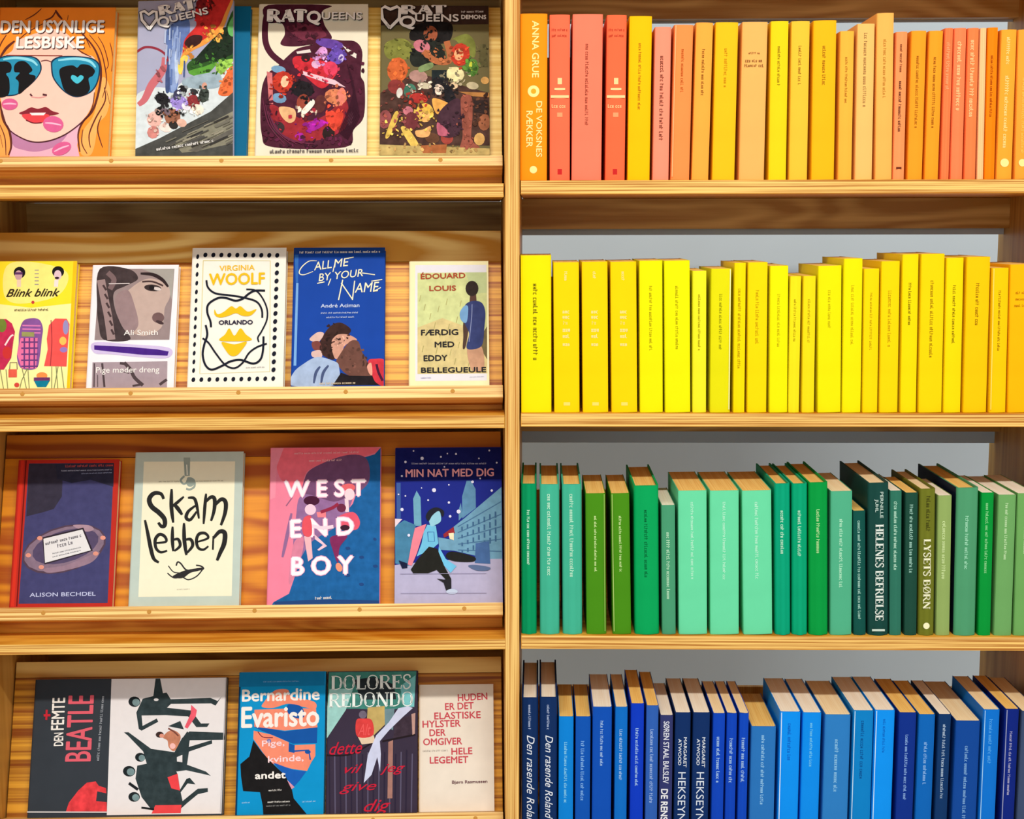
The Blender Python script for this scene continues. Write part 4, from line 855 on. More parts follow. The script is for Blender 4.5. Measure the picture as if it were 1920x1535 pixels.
def art_profile(p, t):
    co, nv = (242, 140, 112), (16, 84, 166)
    p.P((10, 120, 176), [(120, 55), (975, 50), (970, 190), (110, 200)], False, 0.04)
    p.P(co, [(360, 350), (440, 260), (500, 228), (600, 232), (640, 300), (860, 352), (872, 425), (740, 402), (600, 372), (450, 412), (338, 402)], grain=0.06)
    p.P(co, [(260, 430), (600, 420), (880, 420), (892, 612), (560, 642), (420, 622), (255, 605)], False, 0.06); p.P(nv, [(600, 380), (730, 400), (760, 500), (690, 520), (600, 470)], grain=0.03)
    p.P(nv, [(248, 600), (420, 622), (560, 650), (892, 612), (884, 772), (640, 775), (480, 702), (330, 642)], False, 0.03)
    p.P(co, [(248, 640), (420, 680), (600, 760), (602, 850), (640, 790), (868, 782), (866, 900), (822, 968), (780, 1052), (640, 1032), (420, 972), (330, 852), (243, 722)], False, 0.06)
    p.P(nv, [(600, 770), (660, 790), (655, 870), (596, 855)], False); p.S(nv, 16, [(650, 850), (800, 842), (815, 940)], False); p.E(nv, 790, 860, 30, 20); p.S((120, 40, 60), 9, [(290, 650), (340, 705), (440, 712)]); p.E((120, 120, 180), 400, 745, 22, 22)
    p.P((22, 92, 182), [(438, 962), (640, 1040), (772, 1056), (700, 1152), (640, 1215), (540, 1082)], False, 0.05)
    p.P(BLK, [(243, 738), (330, 860), (430, 970), (560, 1100), (622, 1232), (640, 1330), (765, 1560), (325, 1560), (325, 1400), (300, 1262), (130, 1248), (112, 1100), (108, 975), (200, 900)], False, 0.1)
    p.P((220, 150, 170), [(575, 1140), (650, 1215), (620, 1235)], False)
    t.T(WHT, 'Bernardine', 140, 345, 915, 332, 122, 0.03); t.T(WHT, 'Evaristo', 130, 606, 905, 590, 212, 0.03)
    t.T((246, 214, 220), 'Pige,', 330, 800, 555, 790, 62, 0.02); t.T((246, 214, 220), 'kvinde,', 388, 962, 745, 946, 66, 0.03); t.T(WHT, 'andet', 255, 1127, 560, 1121, 72, 0.04)
    t.M((120, 180, 230), 355, 156, 720, 152, 18); t.M(WHT, 388, 1254, 520, 1248, 22); t.M(WHT, 375, 1372, 605, 1366, 22); t.M((150, 150, 150), 360, 1410, 605, 1402, 18); t.M((170, 220, 250), 115, 1374, 205, 1370, 20); t.M((170, 220, 250), 725, 1372, 870, 1366, 20)

def art_veil(p, t):
    p.P((62, 132, 122), [(110, 50), (990, 50), (960, 400), (700, 440), (380, 420), (70, 420)], False, 0.2)
    p.P((34, 44, 50), [(360, 130), (560, 100), (760, 180), (780, 330), (640, 330), (420, 330)], False, 0.3)
    p.P((154, 206, 202), [(110, 220), (350, 215), (270, 430), (60, 715), (45, 650), (70, 400)], False, 0.12); p.P((120, 196, 200), [(820, 200), (980, 90), (960, 410), (860, 400)], False, 0.12)
    p.P((194, 170, 104), [(490, 410), (662, 395), (662, 580), (545, 690), (478, 560)], False, 0.12); p.P((110, 140, 150), [(660, 430), (760, 420), (740, 640), (660, 600)], False, 0.1)
    p.P((60, 46, 60), [(770, 540), (960, 480), (950, 690), (740, 720)], False, 0.3)
    for k in range(16): p.S((92, 86, 112) if k % 2 else (44, 36, 58), 13, [(90 + k * 56, 880 - (k % 3) * 20), (80 + k * 55, 1500)], False)
    p.P((164, 118, 108), [(690, 760), (738, 740), (718, 1330), (668, 1330)], False, 0.1); p.S((34, 24, 30), 18, [(630, 752), (800, 720), (965, 688)])
    p.S((34, 24, 30), 14, [(50, 885), (300, 880), (520, 770)]); p.P((226, 202, 172), [(385, 705), (545, 690), (562, 765), (422, 780)], False, 0.06)
    p.P((190, 150, 140), [(930, 480), (970, 470), (960, 680), (935, 690)], False, 0.1); p.P((216, 64, 64), [(372, 540), (440, 520), (530, 540), (535, 690), (380, 700)], grain=0.15); p.E((110, 100, 120), 440, 480, 40, 40, 0, 0.2)
    p.P((204, 210, 238), [(900, 400), (800, 420), (700, 560), (570, 690), (480, 890), (432, 1170), (512, 1090), (575, 910), (600, 1060), (612, 880), (605, 750), (702, 640), (852, 500), (945, 420)], False, 0.06)
    rd = (200, 30, 58)
    t.T((236, 90, 90), 'Alt', 385, 690, 520, 684, 120, 0.0, 0.4)
    t.T(rd, 'dette', 92, 880, 425, 870, 132, 0.005, 0.45); t.T(rd, 'vil', 245, 1070, 425, 1066, 96, 0.005, 0.45); t.T(rd, 'jeg', 600, 1064, 855, 1058, 92, 0.005, 0.45)
    t.T(rd, 'give', 185, 1250, 560, 1242, 100, 0.005, 0.45); t.T(rd, 'dig', 425, 1462, 700, 1452, 126, 0.005, 0.45)
    t.R((236, 246, 244), 'DOLORES', 125, 227, 940, 222, 138, 1.0); t.R((236, 246, 244), 'REDONDO', 98, 402, 955, 398, 140, 1.0)
    t.M(WHT, 60, 1516, 470, 1522, 20)

def art_words(p, t):
    rd = (202, 76, 88)
    p.S((246, 240, 206), 16, [(1210, 560), (1195, 1520)], False)
    for s, x0, y0, x1, y1, h in (('HUDEN', 1527, 650, 1742, 640, 52), ('ER DET', 1430, 714, 1640, 707, 52), ('ELASTISKE', 1347, 782, 1690, 775, 52), ('HYLSTER', 1257, 842, 1540, 836, 52), ('DER', 1307, 906, 1426, 903, 52), ('OMGIVER', 1257, 974, 1547, 968, 52), ('HELE', 1467, 1046, 1622, 1042, 52), ('LEGEMET', 1302, 1112, 1590, 1107, 52)):
        t.T(rd, s, x0, y0, x1, y1, h, 0.025)
    t.M((176, 168, 160), 1252, 1024, 1440, 1020, 18); t.T((110, 70, 76), 'Bj\u00f8rn Rasmussen', 1465, 1266, 1730, 1260, 24, 0.03)

G = ['books displayed on the top tray', 'books displayed on the second tray', 'books displayed on the third tray', 'books displayed on the bottom tray']
# the hidden one behind the dragon-coloured comic first
display_book(0, [(292, 12), (472, 12), (278, 289), (461, 289)], 0.010, (0, 98, 138), (0, 0), 1, 'teal hardback peeping out behind the grey-and-red comic on the top tray', G[0], None, side=(0, 70, 110), rot=0)
display_book(0, [(-2, 14), (219, 15), (-21, 290), (200, 290)], 0.016, (246, 142, 42), (0, 0), K5, 'orange paperback with pop-art woman in blue sunglasses, left end of the top tray', G[0], art_popart, rot=0)
display_book(0, [(270, 9), (448, -4), (251, 289), (437, 289)], 0.008, (164, 166, 192), (240, 0), K5, 'comic with grey slope and red-green picture, leaning in front of the teal hardback', G[0], art_fantasy, 'comic_book', back=0.0108, rot=0.03)
display_book(0, [(485, 9), (690, 7), (477, 289), (687, 289)], 0.010, (226, 219, 196), (475, 0), K5, 'cream comic with a big dark maroon shape, third from left on the top tray', G[0], art_tentacle, 'comic_book', rot=0)
display_book(0, [(714, 11), (918, 10), (711, 289), (917, 289)], 0.010, (106, 96, 60), (700, 0), K5, 'olive brown comic with a crowded feast picture, right end of the top tray', G[0], art_feast, 'comic_book', rot=0)
display_book(1, [(-5, 490), (144, 490), (-21, 727), (131, 727)], 0.014, (250, 226, 40), (0, 460), K5, 'yellow paperback with drawn dresses and heads, left end of the second tray', G[1], art_blink, rot=0)
display_book(1, [(174, 497), (336, 497), (159, 725), (325, 725)], 0.012, (238, 235, 240), (150, 460), K5, 'white paperback with brown photo of half a face and a purple stroke', G[1], art_photo, rot=0)
display_book(1, [(361, 465), (537, 465), (349, 722), (531, 722)], 0.016, (240, 237, 226), (330, 445), K5, 'cream paperback bordered by black dots, yellow moustache and lips on cover', G[1], art_swirl, rot=0)
display_book(1, [(550, 465), (722, 464), (545, 720), (720, 720)], 0.015, (12, 66, 162), (530, 445), K5, 'bright blue paperback with brushed cream lettering, on the second tray', G[1], art_blue, rot=0)
display_book(1, [(767, 490), (916, 490), (766, 718), (917, 718)], 0.012, (244, 238, 190), (720, 460), K5, 'pale cream paperback with boy in blue shirt seen from behind', G[1], art_field, rot=0)
display_book(2, [(36, 862), (228, 862), (14, 1136), (206, 1136)], 0.014, (190, 44, 32), (0, 850), K5, 'red-edged hardback with dark blue picture of a tray holding a white card', G[2], art_redframe, rot=0)
display_book(2, [(256, 848), (460, 847), (237, 1136), (445, 1136)], 0.014, (190, 205, 196), (230, 840), K5, 'pale grey-green book with cream panel and black brush lettering', G[2], art_brush, rot=0)
display_book(2, [(510, 840), (717, 838), (496, 1132), (709, 1132)], 0.014, (238, 132, 160), (490, 835), K5, 'pink and blue book with glowing white capitals and two dancing boys', G[2], art_neon, rot=0)
display_book(2, [(744, 840), (941, 838), (736, 1131), (942, 1131)], 0.014, (24, 38, 140), (725, 830), K5, 'night blue book with a figure sitting before a grand building under stars', G[2], art_night, rot=0)
display_book(3, [(72, 1272), (428, 1272), (44, 1526), (414, 1526)], 0.014, (52, 58, 66), (35, 1255), 4.8, 'landscape book, half charcoal and half white with black dancing figures', G[3], art_beat, pages='w', rot=0)
display_book(3, [(451, 1260), (613, 1259), (437, 1538), (604, 1538)], 0.020, (0, 146, 208), (430, 1250), 1023 / 190.0, 'turquoise book with a coral profile face and black hair', G[3], art_profile, side=(0, 60, 100), rot=0)
display_book(3, [(618, 1258), (786, 1258), (606, 1538), (779, 1538)], 0.020, (56, 46, 66), (600, 1250), 1023 / 190.0, 'dark purple and teal novel with white roman capitals and red italic title', G[3], art_veil, rot=0)
display_book(3, [(790, 1283), (927, 1283), (780, 1532), (925, 1530)], 0.010, (234, 224, 210), (480, 1151), 4.0, 'small cream book with stepped red words, right end of the bottom tray', G[3], art_words, rot=0)

# ================================================================ spines in the right bay
ORD = 'first second third fourth fifth sixth seventh eighth ninth tenth eleventh twelfth thirteenth fourteenth fifteenth sixteenth seventeenth eighteenth nineteenth twentieth twenty-first twenty-second twenty-third twenty-fourth twenty-fifth twenty-sixth twenty-seventh'.split()

def spine_book(row, i, n, e):
    """e: xl_bottom, xr_bottom, xl_top, xr_top, y_top, colour, options"""
    xb0, xb1, xt0, xt1, yt, c, o = e
    z = RZ[row + 1][0]; y0 = 0.006 + o.get('y', 0.0)
    ybot = {0: 337.0, 1: 774.0, 2: 1191.0, 3: 1603.0}[row]
    X0 = hit(MR, xb0, ybot, (0, y0, 0), (0, 1, 0)).x; X1 = hit(MR, xb1, ybot, (0, y0, 0), (0, 1, 0)).x
    a = hit(MR, (xt0 + xt1) / 2, yt, (0, y0, 0), (0, 1, 0))
    a0 = hit(MR, xt0, yt, (0, y0, 0), (0, 1, 0)).x; a1 = hit(MR, xt1, yt, (0, y0, 0), (0, 1, 0)).x
    H = a.z - z
    W = min((X1 - X0 + a1 - a0) / 2, 0.05) - 0.0004
    lean = math.atan2((a0 + a1) / 2 - (X0 + X1) / 2, H)
    return dict(X=(X0 + X1) / 2, W=W, H=H, lean=lean, z=z, y=y0, c=c, o=o, row=row, i=i, e=e)

def fill(rows, row, group, noun):
    bs = [spine_book(row, i, len(rows), e) for i, e in enumerate(rows)]
    # neighbours must not run into each other at foot or head
    for k in range(3):
        for b, q in zip(bs, bs[1:]):
            for zz in (0.0, min(b['H'], q['H'])):
                g = (q['X'] + math.tan(q['lean']) * zz - q['W'] / 2) - (b['X'] + math.tan(b['lean']) * zz + b['W'] / 2)
                if g < 0.0003:
                    d = (0.0003 - g) / 2
                    b['W'] -= d; q['W'] -= d; b['X'] -= d / 2; q['X'] += d / 2
    for b in bs: make_spine(b, group, noun)

def make_spine(b, group, noun):
    o, W, H, row, i = b['o'], b['W'], b['H'], b['row'], b['i']
    d = o.get('d', 0.138); hard = o.get('hard', False)
    lift = W / 2 * abs(math.sin(b['lean']))
    M = MR @ Matrix.Translation((b['X'], b['y'], b['z'] + 0.0002 + lift)) @ Matrix.Rotation(b['lean'], 4, 'Y') @ Matrix.Rotation(math.radians(o.get('turn', 0.0)), 4, 'Z')
    label = '%s, %s from the post, %s' % (o['l'], ORD[i], noun)
    root = empty('book', M, label, 'book', group)
    t = 0.0022 if hard else 0.0007; rr = min(W * 0.28, 0.0035 if not hard else 0.005); bulge = o.get('b', 0.0012 if not hard else 0.003)
    mats_ = [mat(b['c'], 0.36, 0.35, 0.03, 25)]
    if 'side' in o: mats_.append(mat(o['side'], 0.4, 0.3))
    cover_mesh('cover', W, d, H, t, rr, bulge, mats_, root, side=o.get('side'))
    ins = 0.003 if hard else 0.0004
    box('pages', -W / 2 + t + 0.0001, W / 2 - t - 0.0001, t + 0.0002, d - (0.003 if hard else 0.0008), ins if hard else 0.0003, H - ins, [PAGES[o.get('p', 't')]], root, bev=0)
    # spine print: photo coordinates -> spine face
    xb0, xb1, xt0, xt1, yt, c, _ = b['e']
    Mi = M.inverted(); cam_l = Mi @ CAMP; R3 = Mi.to_3x3()
    def f(px, py):
        dr = R3 @ ray(px, py); k = (-bulge - cam_l.y) / dr.y; q = cam_l + dr * k
        return (q.x, q.z)
    if o.get('t') or o.get('edge'):
        p = Print(f, (-W / 2 + 0.0006, W / 2 - 0.0006, 0.001, H - 0.001), 0.0001)
        ybot = {0: 337.0, 1: 774.0, 2: 1191.0, 3: 1603.0}[row]
        p.lines = []; p.start('spine_mark', 'mark')
        def cx(y, off=0.0):
            k = (y - yt) / (ybot - yt); return (xt0 + xt1) / 2 * (1 - k) + (xb0 + xb1) / 2 * k + off
        for it in o.get('t', []):
            k = it[0]
            if k in 'bo': p.start('spine_mark', (k, it[1]))
            if k == 'm':      # unreadable line running down: y0, y1, colour, height, x offset
                _, ya, yb, col, h = it[:5]; off = it[5] if len(it) > 5 else 0
                p.M(col, cx(ya, off - h / 2), ya, cx(yb, off - h / 2), yb, h, seed=row * 100 + i)
            elif k == 'T':    # readable line running down
                _, txt, ya, yb, col, h, off = it[:7]; sh = it[7] if len(it) > 7 else 0.0; bo = it[8] if len(it) > 8 else 0.02
                p.T(col, txt, cx(ya, off - h / 2), ya, cx(yb, off - h / 2), yb, h, bo, sh)
            elif k == 'R':
                _, txt, ya, yb, col, h, off = it[:7]; p.R(col, txt, cx(ya, off - h / 2), ya, cx(yb, off - h / 2), yb, h, 1.15)
            elif k == 'h':    # short unreadable line across: y, half width, colour, height
                _, y, hw, col, h = it[:5]; p.M(col, cx(y) - hw, y + h / 2, cx(y) + hw, y + h / 2, h, seed=int(y))
            elif k == 'b':    # bar across
                _, y, hw, col, h = it[:5]; p.S(col, h, [(cx(y) - hw, y), (cx(y) + hw, y)], False)
            elif k == 'o':    # ring or dot
                _, y, r, col = it[:4]; p.E(col, cx(y), y, r)
                if len(it) > 4: p.E(it[5], cx(y), y, it[4])
        if 'edge' in o:       # pale worn line down one edge of the spine
            w = 0.0011; s = -1 if o['edge'][0] < 0 else 1
            u0 = s * (W / 2 - rr * 0.55)
            p.start('worn_edge', 'edge')
            p.raw([(u0 - w / 2, 0.004), (u0 + w / 2, 0.004), (u0 + w / 2, H - 0.001), (u0 - w / 2, H - 0.001)], [[0, 1, 2, 3]], o['edge'][1])
            # follow the rounding of the spine
        for nm, _, p.verts, p.faces, p.mi, p.mats in p.lines:
            p.build(nm, root, Matrix.Translation((0, -bulge, 0)))
    return root

BR, OB, PK = (120, 64, 20), (170, 74, 10), (255, 214, 150)
CRM = (255, 232, 150)
def mk(*a): return list(a)
twin = [('h', 55, 15, (190, 60, 40), 6), ('h', 66, 15, (190, 60, 40), 6), ('b', 152, 4, PK, 12), ('b', 167, 10, PK, 4), ('b', 181, 17, PK, 5), ('h', 198, 15, PK, 8), ('b', 215, 5, (255, 160, 110), 8), ('b', 322, 4, (206, 40, 40), 10)]
ROW1 = [
 (974, 1026, 975, 1026.5, 26, (255, 150, 16), dict(l='orange book with pale lettering and ring on the spine', t=[('T', 'ANNA GRUE', 39, 145, CRM, 13, 4), ('o', 171, 11, CRM, 5, (250, 170, 40)), ('T', 'DE VOKSNES', 190, 294, CRM, 11, 11), ('T', 'R\u00c6KKER', 208, 276, CRM, 12, -7), ('o', 318, 7, CRM)])),
 (1030.5, 1068.5, 1030, 1069.4, 28, (255, 112, 76), dict(l='red-orange book with pale bands on the spine', t=twin)),
 (1071.5, 1127.5, 1073.3, 1131.4, 27, (255, 128, 98), dict(l='wide salmon book, broadest spine', t=[('m', 82, 240, (150, 60, 40), 8)])),
 (1134, 1171.8, 1138, 1175.7, 28.6, (255, 108, 66), dict(l='red-orange book with pale bands on the spine', t=twin)),
 (1176.5, 1218, 1179.6, 1223.9, 30.7, (255, 194, 0), dict(l='tall golden yellow book', p='c', t=[('m', 81, 206, (190, 110, 10), 7)])),
 (1223.3, 1253.8, 1227.8, 1259.8, 50.8, (255, 148, 118), dict(l='pink-salmon book with a long dark title', t=[('m', 105, 264, (110, 40, 20), 9)])),
 (1258, 1291.6, 1263, 1302, 47, (255, 146, 76), dict(l='apricot book with orange title', t=[('m', 92, 174, (190, 80, 10), 7)], edge=(-1, (255, 186, 130)))),
 (1296, 1329, 1305.4, 1337.7, 43, (255, 172, 66), dict(l='light orange book with brown title', t=[('m', 92, 180, (140, 76, 20), 7)])),
 (1334.5, 1378, 1342, 1385, 42.4, (255, 194, 24), dict(l='wide amber book', t=[('m', 91, 165, (206, 140, 10), 8)])),
 (1384, 1434, 1392.6, 1439.5, 41.7, (255, 182, 98), dict(l='wide peach book with three short title lines', t=[('h', 99, 11, BR, 5), ('h', 113, 17, BR, 7), ('h', 122, 18, BR, 7)])),
 (1440, 1475, 1446, 1479, 40, (255, 214, 20), dict(l='bright yellow book among orange ones', p='c', t=[('m', 87, 161, (150, 120, 10), 7)])),
 (1479, 1514, 1484, 1519.5, 40, (255, 196, 56), dict(l='light amber book', t=[('m', 86, 160, (150, 100, 20), 7)])),
 (1520, 1565, 1525.5, 1569, 39, (255, 186, 20), dict(l='wide golden book', t=[('m', 86, 163, (160, 96, 10), 8)])),
 (1570, 1598, 1576, 1602, 58.6, (255, 182, 64), dict(l='short narrow amber book', t=[('m', 107, 197, (170, 100, 20), 6)])),
 (1602, 1636, 1608, 1641, 45, (255, 192, 108), dict(l='pale peach book with large grey-brown title', t=[('m', 62, 203, (160, 120, 66), 8)])),
 (1641, 1672, 1643.5, 1678, 25, (255, 182, 88), dict(l='peach book rising above its neighbours', t=[('m', 74, 186, (186, 126, 40), 7)])),
 (1674, 1695.5, 1680, 1703, 60, (255, 152, 92), dict(l='narrow salmon book with bold dark title', t=[('m', 83, 138, (110, 50, 20), 6), ('m', 152, 247, (70, 20, 20), 7), ('b', 315, 5, (110, 50, 30), 4)])),
 (1700, 1730, 1709.6, 1737.7, 58, (255, 160, 36), dict(l='orange book with brown title', t=[('m', 105, 243, (160, 90, 10), 7)])),
 (1732.5, 1760, 1743, 1769, 58, (255, 160, 36), dict(l='orange book with brown title', t=[('m', 107, 243, (150, 80, 10), 7)])),
 (1764, 1779, 1771.6, 1789, 53, (255, 128, 74), dict(l='thin coral book', t=[('m', 80, 170, (255, 176, 120), 8)])),
 (1781, 1805.4, 1790, 1812.7, 53, (255, 132, 82), dict(l='coral book with pale title', t=[('m', 78, 208, PK, 10)])),
 (1807.5, 1829.4, 1815, 1836.7, 53, (255, 130, 72), dict(l='coral book with pale title', t=[('m', 75, 223, PK, 10)])),
 (1831, 1845, 1839, 1850, 53, (255, 202, 142), dict(l='very thin cream book')),
 (1846.5, 1864, 1851, 1874, 52, (248, 134, 6), dict(l='deep orange book', t=[('m', 104, 221, (170, 70, 0), 6)])),
 (1867, 1898, 1878, 1907, 56, (255, 168, 50), dict(l='light orange book with cream title and mark', t=[('m', 70, 122, CRM, 8), ('m', 142, 279, CRM, 9), ('o', 305, 8, CRM)])),
 (1902, 1930, 1909, 1938, 56, (255, 164, 54), dict(l='orange book cut by the picture edge', t=[('m', 146, 290, (250, 200, 90), 8), ('o', 305, 7, CRM)])),
]
YD, YP = (176, 160, 0), (255, 236, 170)
OLV = (110, 100, 10)
sat = [('m', 509, 527, YP, 7), ('h', 583, 7, YP, 9), ('h', 593, 7, YP, 9), ('h', 604, 6, (255, 228, 120), 9), ('h', 617, 7, YP, 10), ('h', 629, 7, YP, 9), ('h', 644, 7, YP, 9), ('b', 757, 6, (255, 226, 110), 6)]
ROW2 = [
 (977, 1034, 975, 1034, 479, (255, 234, 0), dict(l='wide yellow book with dark olive title', t=[('m', 532, 680, OLV, 11)])),
 (1039, 1087, 1037, 1086, 492, (255, 216, 0), dict(l='golden yellow volume with pale letters', t=sat)),
 (1093, 1140.5, 1090, 1140, 491, (255, 216, 0), dict(l='golden yellow volume with pale letters', t=sat)),
 (1147, 1195, 1143.6, 1194, 491, (255, 216, 0), dict(l='golden yellow volume with pale letters', t=sat)),
 (1200, 1243, 1198, 1243, 489, (246, 240, 0), dict(l='lemon yellow book', t=[('m', 536, 657, YD, 7)])),
 (1247, 1295, 1245, 1294, 489, (246, 242, 0), dict(l='wide lemon yellow book', t=[('m', 536, 657, YD, 7)])),
 (1298, 1325, 1299, 1325, 508, (246, 240, 40), dict(l='short pale lemon book', t=[('m', 552, 659, YD, 6)])),
 (1332, 1368, 1332, 1373.6, 504, (232, 226, 8), dict(l='greenish yellow book with pale right edge', edge=(1, (255, 246, 190)), t=[('m', 551, 656, (150, 146, 0), 7)])),
 (1374, 1397, 1377.5, 1399, 493, (252, 226, 0), dict(l='narrow yellow book', t=[('m', 541, 694, (196, 160, 0), 7)])),
 (1401, 1437, 1402, 1441, 492, (255, 222, 0), dict(l='warm yellow book', t=[('m', 544, 648, (206, 166, 0), 8)])),
 (1442, 1477, 1444, 1479, 498.6, (246, 240, 0), dict(l='lemon yellow book', t=[('m', 551, 651, (206, 190, 0), 7)])),
 (1477.5, 1499, 1482, 1503, 518, (252, 232, 26), dict(l='low narrow pale yellow book', t=[('m', 561, 642, (190, 170, 10), 6)])),
 (1503, 1527, 1506.5, 1530.7, 517.6, (252, 226, 20), dict(l='low narrow warm yellow book', t=[('m', 561, 644, (190, 166, 10), 6)])),
 (1533, 1577, 1534, 1579, 498.6, (246, 236, 0), dict(l='wide lemon yellow book', t=[('m', 544, 617, (200, 184, 0), 7)])),
 (1579, 1614, 1582, 1619, 485, (252, 236, 0), dict(l='tall yellow book', t=[('m', 535, 647, (206, 180, 0), 7)])),
 (1616.6, 1646, 1620.5, 1649.7, 504, (255, 220, 0), dict(l='short golden yellow book', t=[('m', 549, 657, (200, 170, 0), 6)])),
 (1649, 1683, 1652, 1689, 490, (255, 218, 0), dict(l='golden yellow book', t=[('m', 545, 653, (206, 166, 0), 8)])),
 (1688, 1718, 1692, 1724, 477, (255, 224, 0), dict(l='tall yellow book with dark title', t=[('m', 530, 614, (120, 100, 0), 7)])),
 (1722, 1766, 1727, 1773, 476.5, (255, 216, 0), dict(l='tall wide golden yellow book with long title', t=[('m', 526, 673, (160, 120, 0), 8)])),
 (1768, 1802, 1775.5, 1807.5, 483.5, (255, 222, 0), dict(l='yellow book with thin dark title', t=[('m', 535, 647, (130, 106, 0), 7)])),
 (1805, 1850, 1813, 1858, 482, (255, 202, 0), dict(l='wide amber yellow book', t=[('m', 531, 610, (140, 90, 0), 8)])),
 (1854, 1886, 1860, 1893, 502.5, (255, 204, 0), dict(l='short amber yellow book with pale left edge', edge=(-1, (255, 226, 110)), t=[('m', 545, 659, (150, 100, 0), 6)])),
 (1889, 1935, 1894, 1941, 496, (255, 186, 0), dict(l='orange-yellow book cut by the picture edge', t=[('h', 548, 12, (190, 120, 0), 6), ('h', 560, 12, (190, 120, 0), 6), ('h', 572, 14, (190, 120, 0), 6)])),
]
GP = (200, 246, 220)
ROW3 = [
 (977.3, 1006.5, 976.5, 1006, 907, (0, 152, 96), dict(l='emerald green hardback', hard=True, d=.168, t=[('m', 956, 1062, GP, 7)])),
 (1012, 1049.4, 1011.6, 1049, 908, (66, 182, 150), dict(l='sea green hardback with long pale title', hard=True, d=.168, t=[('m', 926, 1085, GP, 9)])),
 (1055, 1092, 1053.3, 1091, 908, (66, 182, 150), dict(l='sea green hardback with long pale title', hard=True, d=.168, t=[('m', 926, 1085, GP, 9)])),
 (1100, 1137, 1097, 1136, 925, (72, 142, 20), dict(l='moss green book with pale worn edges', d=.142, edge=(1, (150, 190, 90)), t=[('m', 967, 1072, (220, 246, 170), 6)])),
 (1149, 1183.5, 1144, 1181, 925, (72, 142, 20), dict(l='moss green book with pale worn edges', d=.142, edge=(-1, (170, 200, 110)), t=[('m', 967, 1072, (220, 246, 170), 6)])),
 (1191, 1235.6, 1187, 1236, 910.7, (0, 166, 90), dict(l='wide bright green hardback with dark title', hard=True, d=.165, t=[('m', 956, 1086, (0, 104, 54), 8)])),
 (1242, 1267, 1239, 1267, 947, (72, 156, 116), dict(l='short grey-green book below its neighbours', d=.125, p='w', t=[('m', 998, 1123, (196, 240, 206), 8)])),
 (1273, 1326, 1270.7, 1326, 920, (106, 220, 168), dict(l='wide mint green volume', d=.145, t=[('m', 941, 1088, (196, 250, 224), 7)])),
 (1331.5, 1386, 1330.6, 1386, 920, (106, 220, 168), dict(l='wide mint green volume', d=.145, t=[('m', 941, 1088, (196, 250, 224), 7)])),
 (1393.6, 1449, 1391, 1446.8, 920, (106, 220, 168), dict(l='wide mint green volume', d=.145, t=[('m', 941, 1088, (196, 250, 224), 8)])),
 (1454, 1482.5, 1451.8, 1482.5, 906.8, (0, 166, 124), dict(l='teal green hardback', hard=True, d=.16, t=[('m', 957, 1043, GP, 8)])),
 (1485.5, 1514, 1484.6, 1515, 906.8, (0, 168, 120), dict(l='teal green hardback', hard=True, d=.16, t=[('m', 957, 1043, GP, 8)])),
 (1517, 1553, 1516, 1553, 904.7, (0, 156, 66), dict(l='leaf green hardback', hard=True, d=.165, t=[('m', 955, 1038, (190, 240, 170), 8)])),
 (1557, 1596.6, 1556.7, 1599.7, 921, (80, 178, 138), dict(l='soft jade book', p='c', d=.14, t=[('m', 973, 1102, (190, 246, 214), 8)])),
 (1599.7, 1625, 1600, 1622.6, 957.5, (14, 82, 74), dict(l='short dark teal book', d=.115, p='t', t=[('m', 976, 1162, (170, 220, 206), 7)])),
 (1627, 1667, 1628, 1667, 905.5, (22, 70, 64), dict(l='very dark green hardback with big white roman title', hard=True, d=.175, p='c', b=.004, t=[('T', 'PERNILLE', 922, 971, (190, 214, 206), 6, 6), ('T', 'JUHL', 936, 960, (190, 214, 206), 6, -3), ('R', 'HELENES BEFRIELSE', 983, 1164, (226, 236, 230), 15, 2), ('b', 1181, 12, (200, 216, 206), 4)])),
 (1668, 1690, 1668.5, 1692, 920, (46, 116, 96), dict(l='narrow pine green book', d=.125, p='w', t=[('m', 940, 1069, (190, 236, 214), 8)])),
 (1695, 1719.5, 1698, 1722, 923.7, (28, 74, 60), dict(l='narrow blackish green book', d=.12, p='t', t=[('m', 946, 1075, (170, 220, 206), 8)])),
 (1721.6, 1752, 1724.7, 1755.4, 916.7, (112, 118, 34), dict(l='olive hardback with cream roman title and emblem', hard=True, d=.15, p='c', t=[('m', 930, 998, (60, 60, 16), 9, 2), ('R', 'LYSETS B\u00d8RN', 1010, 1142, (240, 240, 206), 13, 0), ('o', 1173, 6, (246, 244, 200))])),
 (1755, 1780.7, 1758.5, 1786, 929, (146, 172, 98), dict(l='pale sage green book', d=.125, p='w', t=[('m', 977, 1086, (214, 236, 170), 9)])),
 (1789, 1829, 1794, 1836.7, 914.6, (78, 156, 112), dict(l='large jade hardback with navy side', hard=True, d=.19, side=(16, 26, 50), t=[('m', 967, 1067, (176, 240, 206), 8)])),
 (1834, 1857.5, 1840, 1865, 923.7, (0, 150, 56), dict(l='vivid green narrow book', d=.13, p='w', t=[('m', 943, 1080, (150, 230, 160), 7)])),
 (1863, 1897, 1872, 1906.5, 927.6, (110, 168, 98), dict(l='light leaf green book', d=.14, p='w', t=[('m', 943, 1050, (206, 240, 190), 7)])),
 (1900, 1935, 1908, 1943, 925, (110, 168, 92), dict(l='light leaf green book cut by the picture edge', d=.14, p='w', t=[('m', 945, 1040, (206, 240, 190), 7)])),
]
BP = (176, 214, 255)
hek = [('T', 'MARGARET', 1382, 1438, (226, 234, 246), 6, 5), ('T', 'ATWOOD', 1385, 1434, (226, 234, 246), 6, -5), ('T', 'HEKSEYNGEL', 1447, 1580, (214, 224, 240), 15, 0, 0.0, 0.0)]
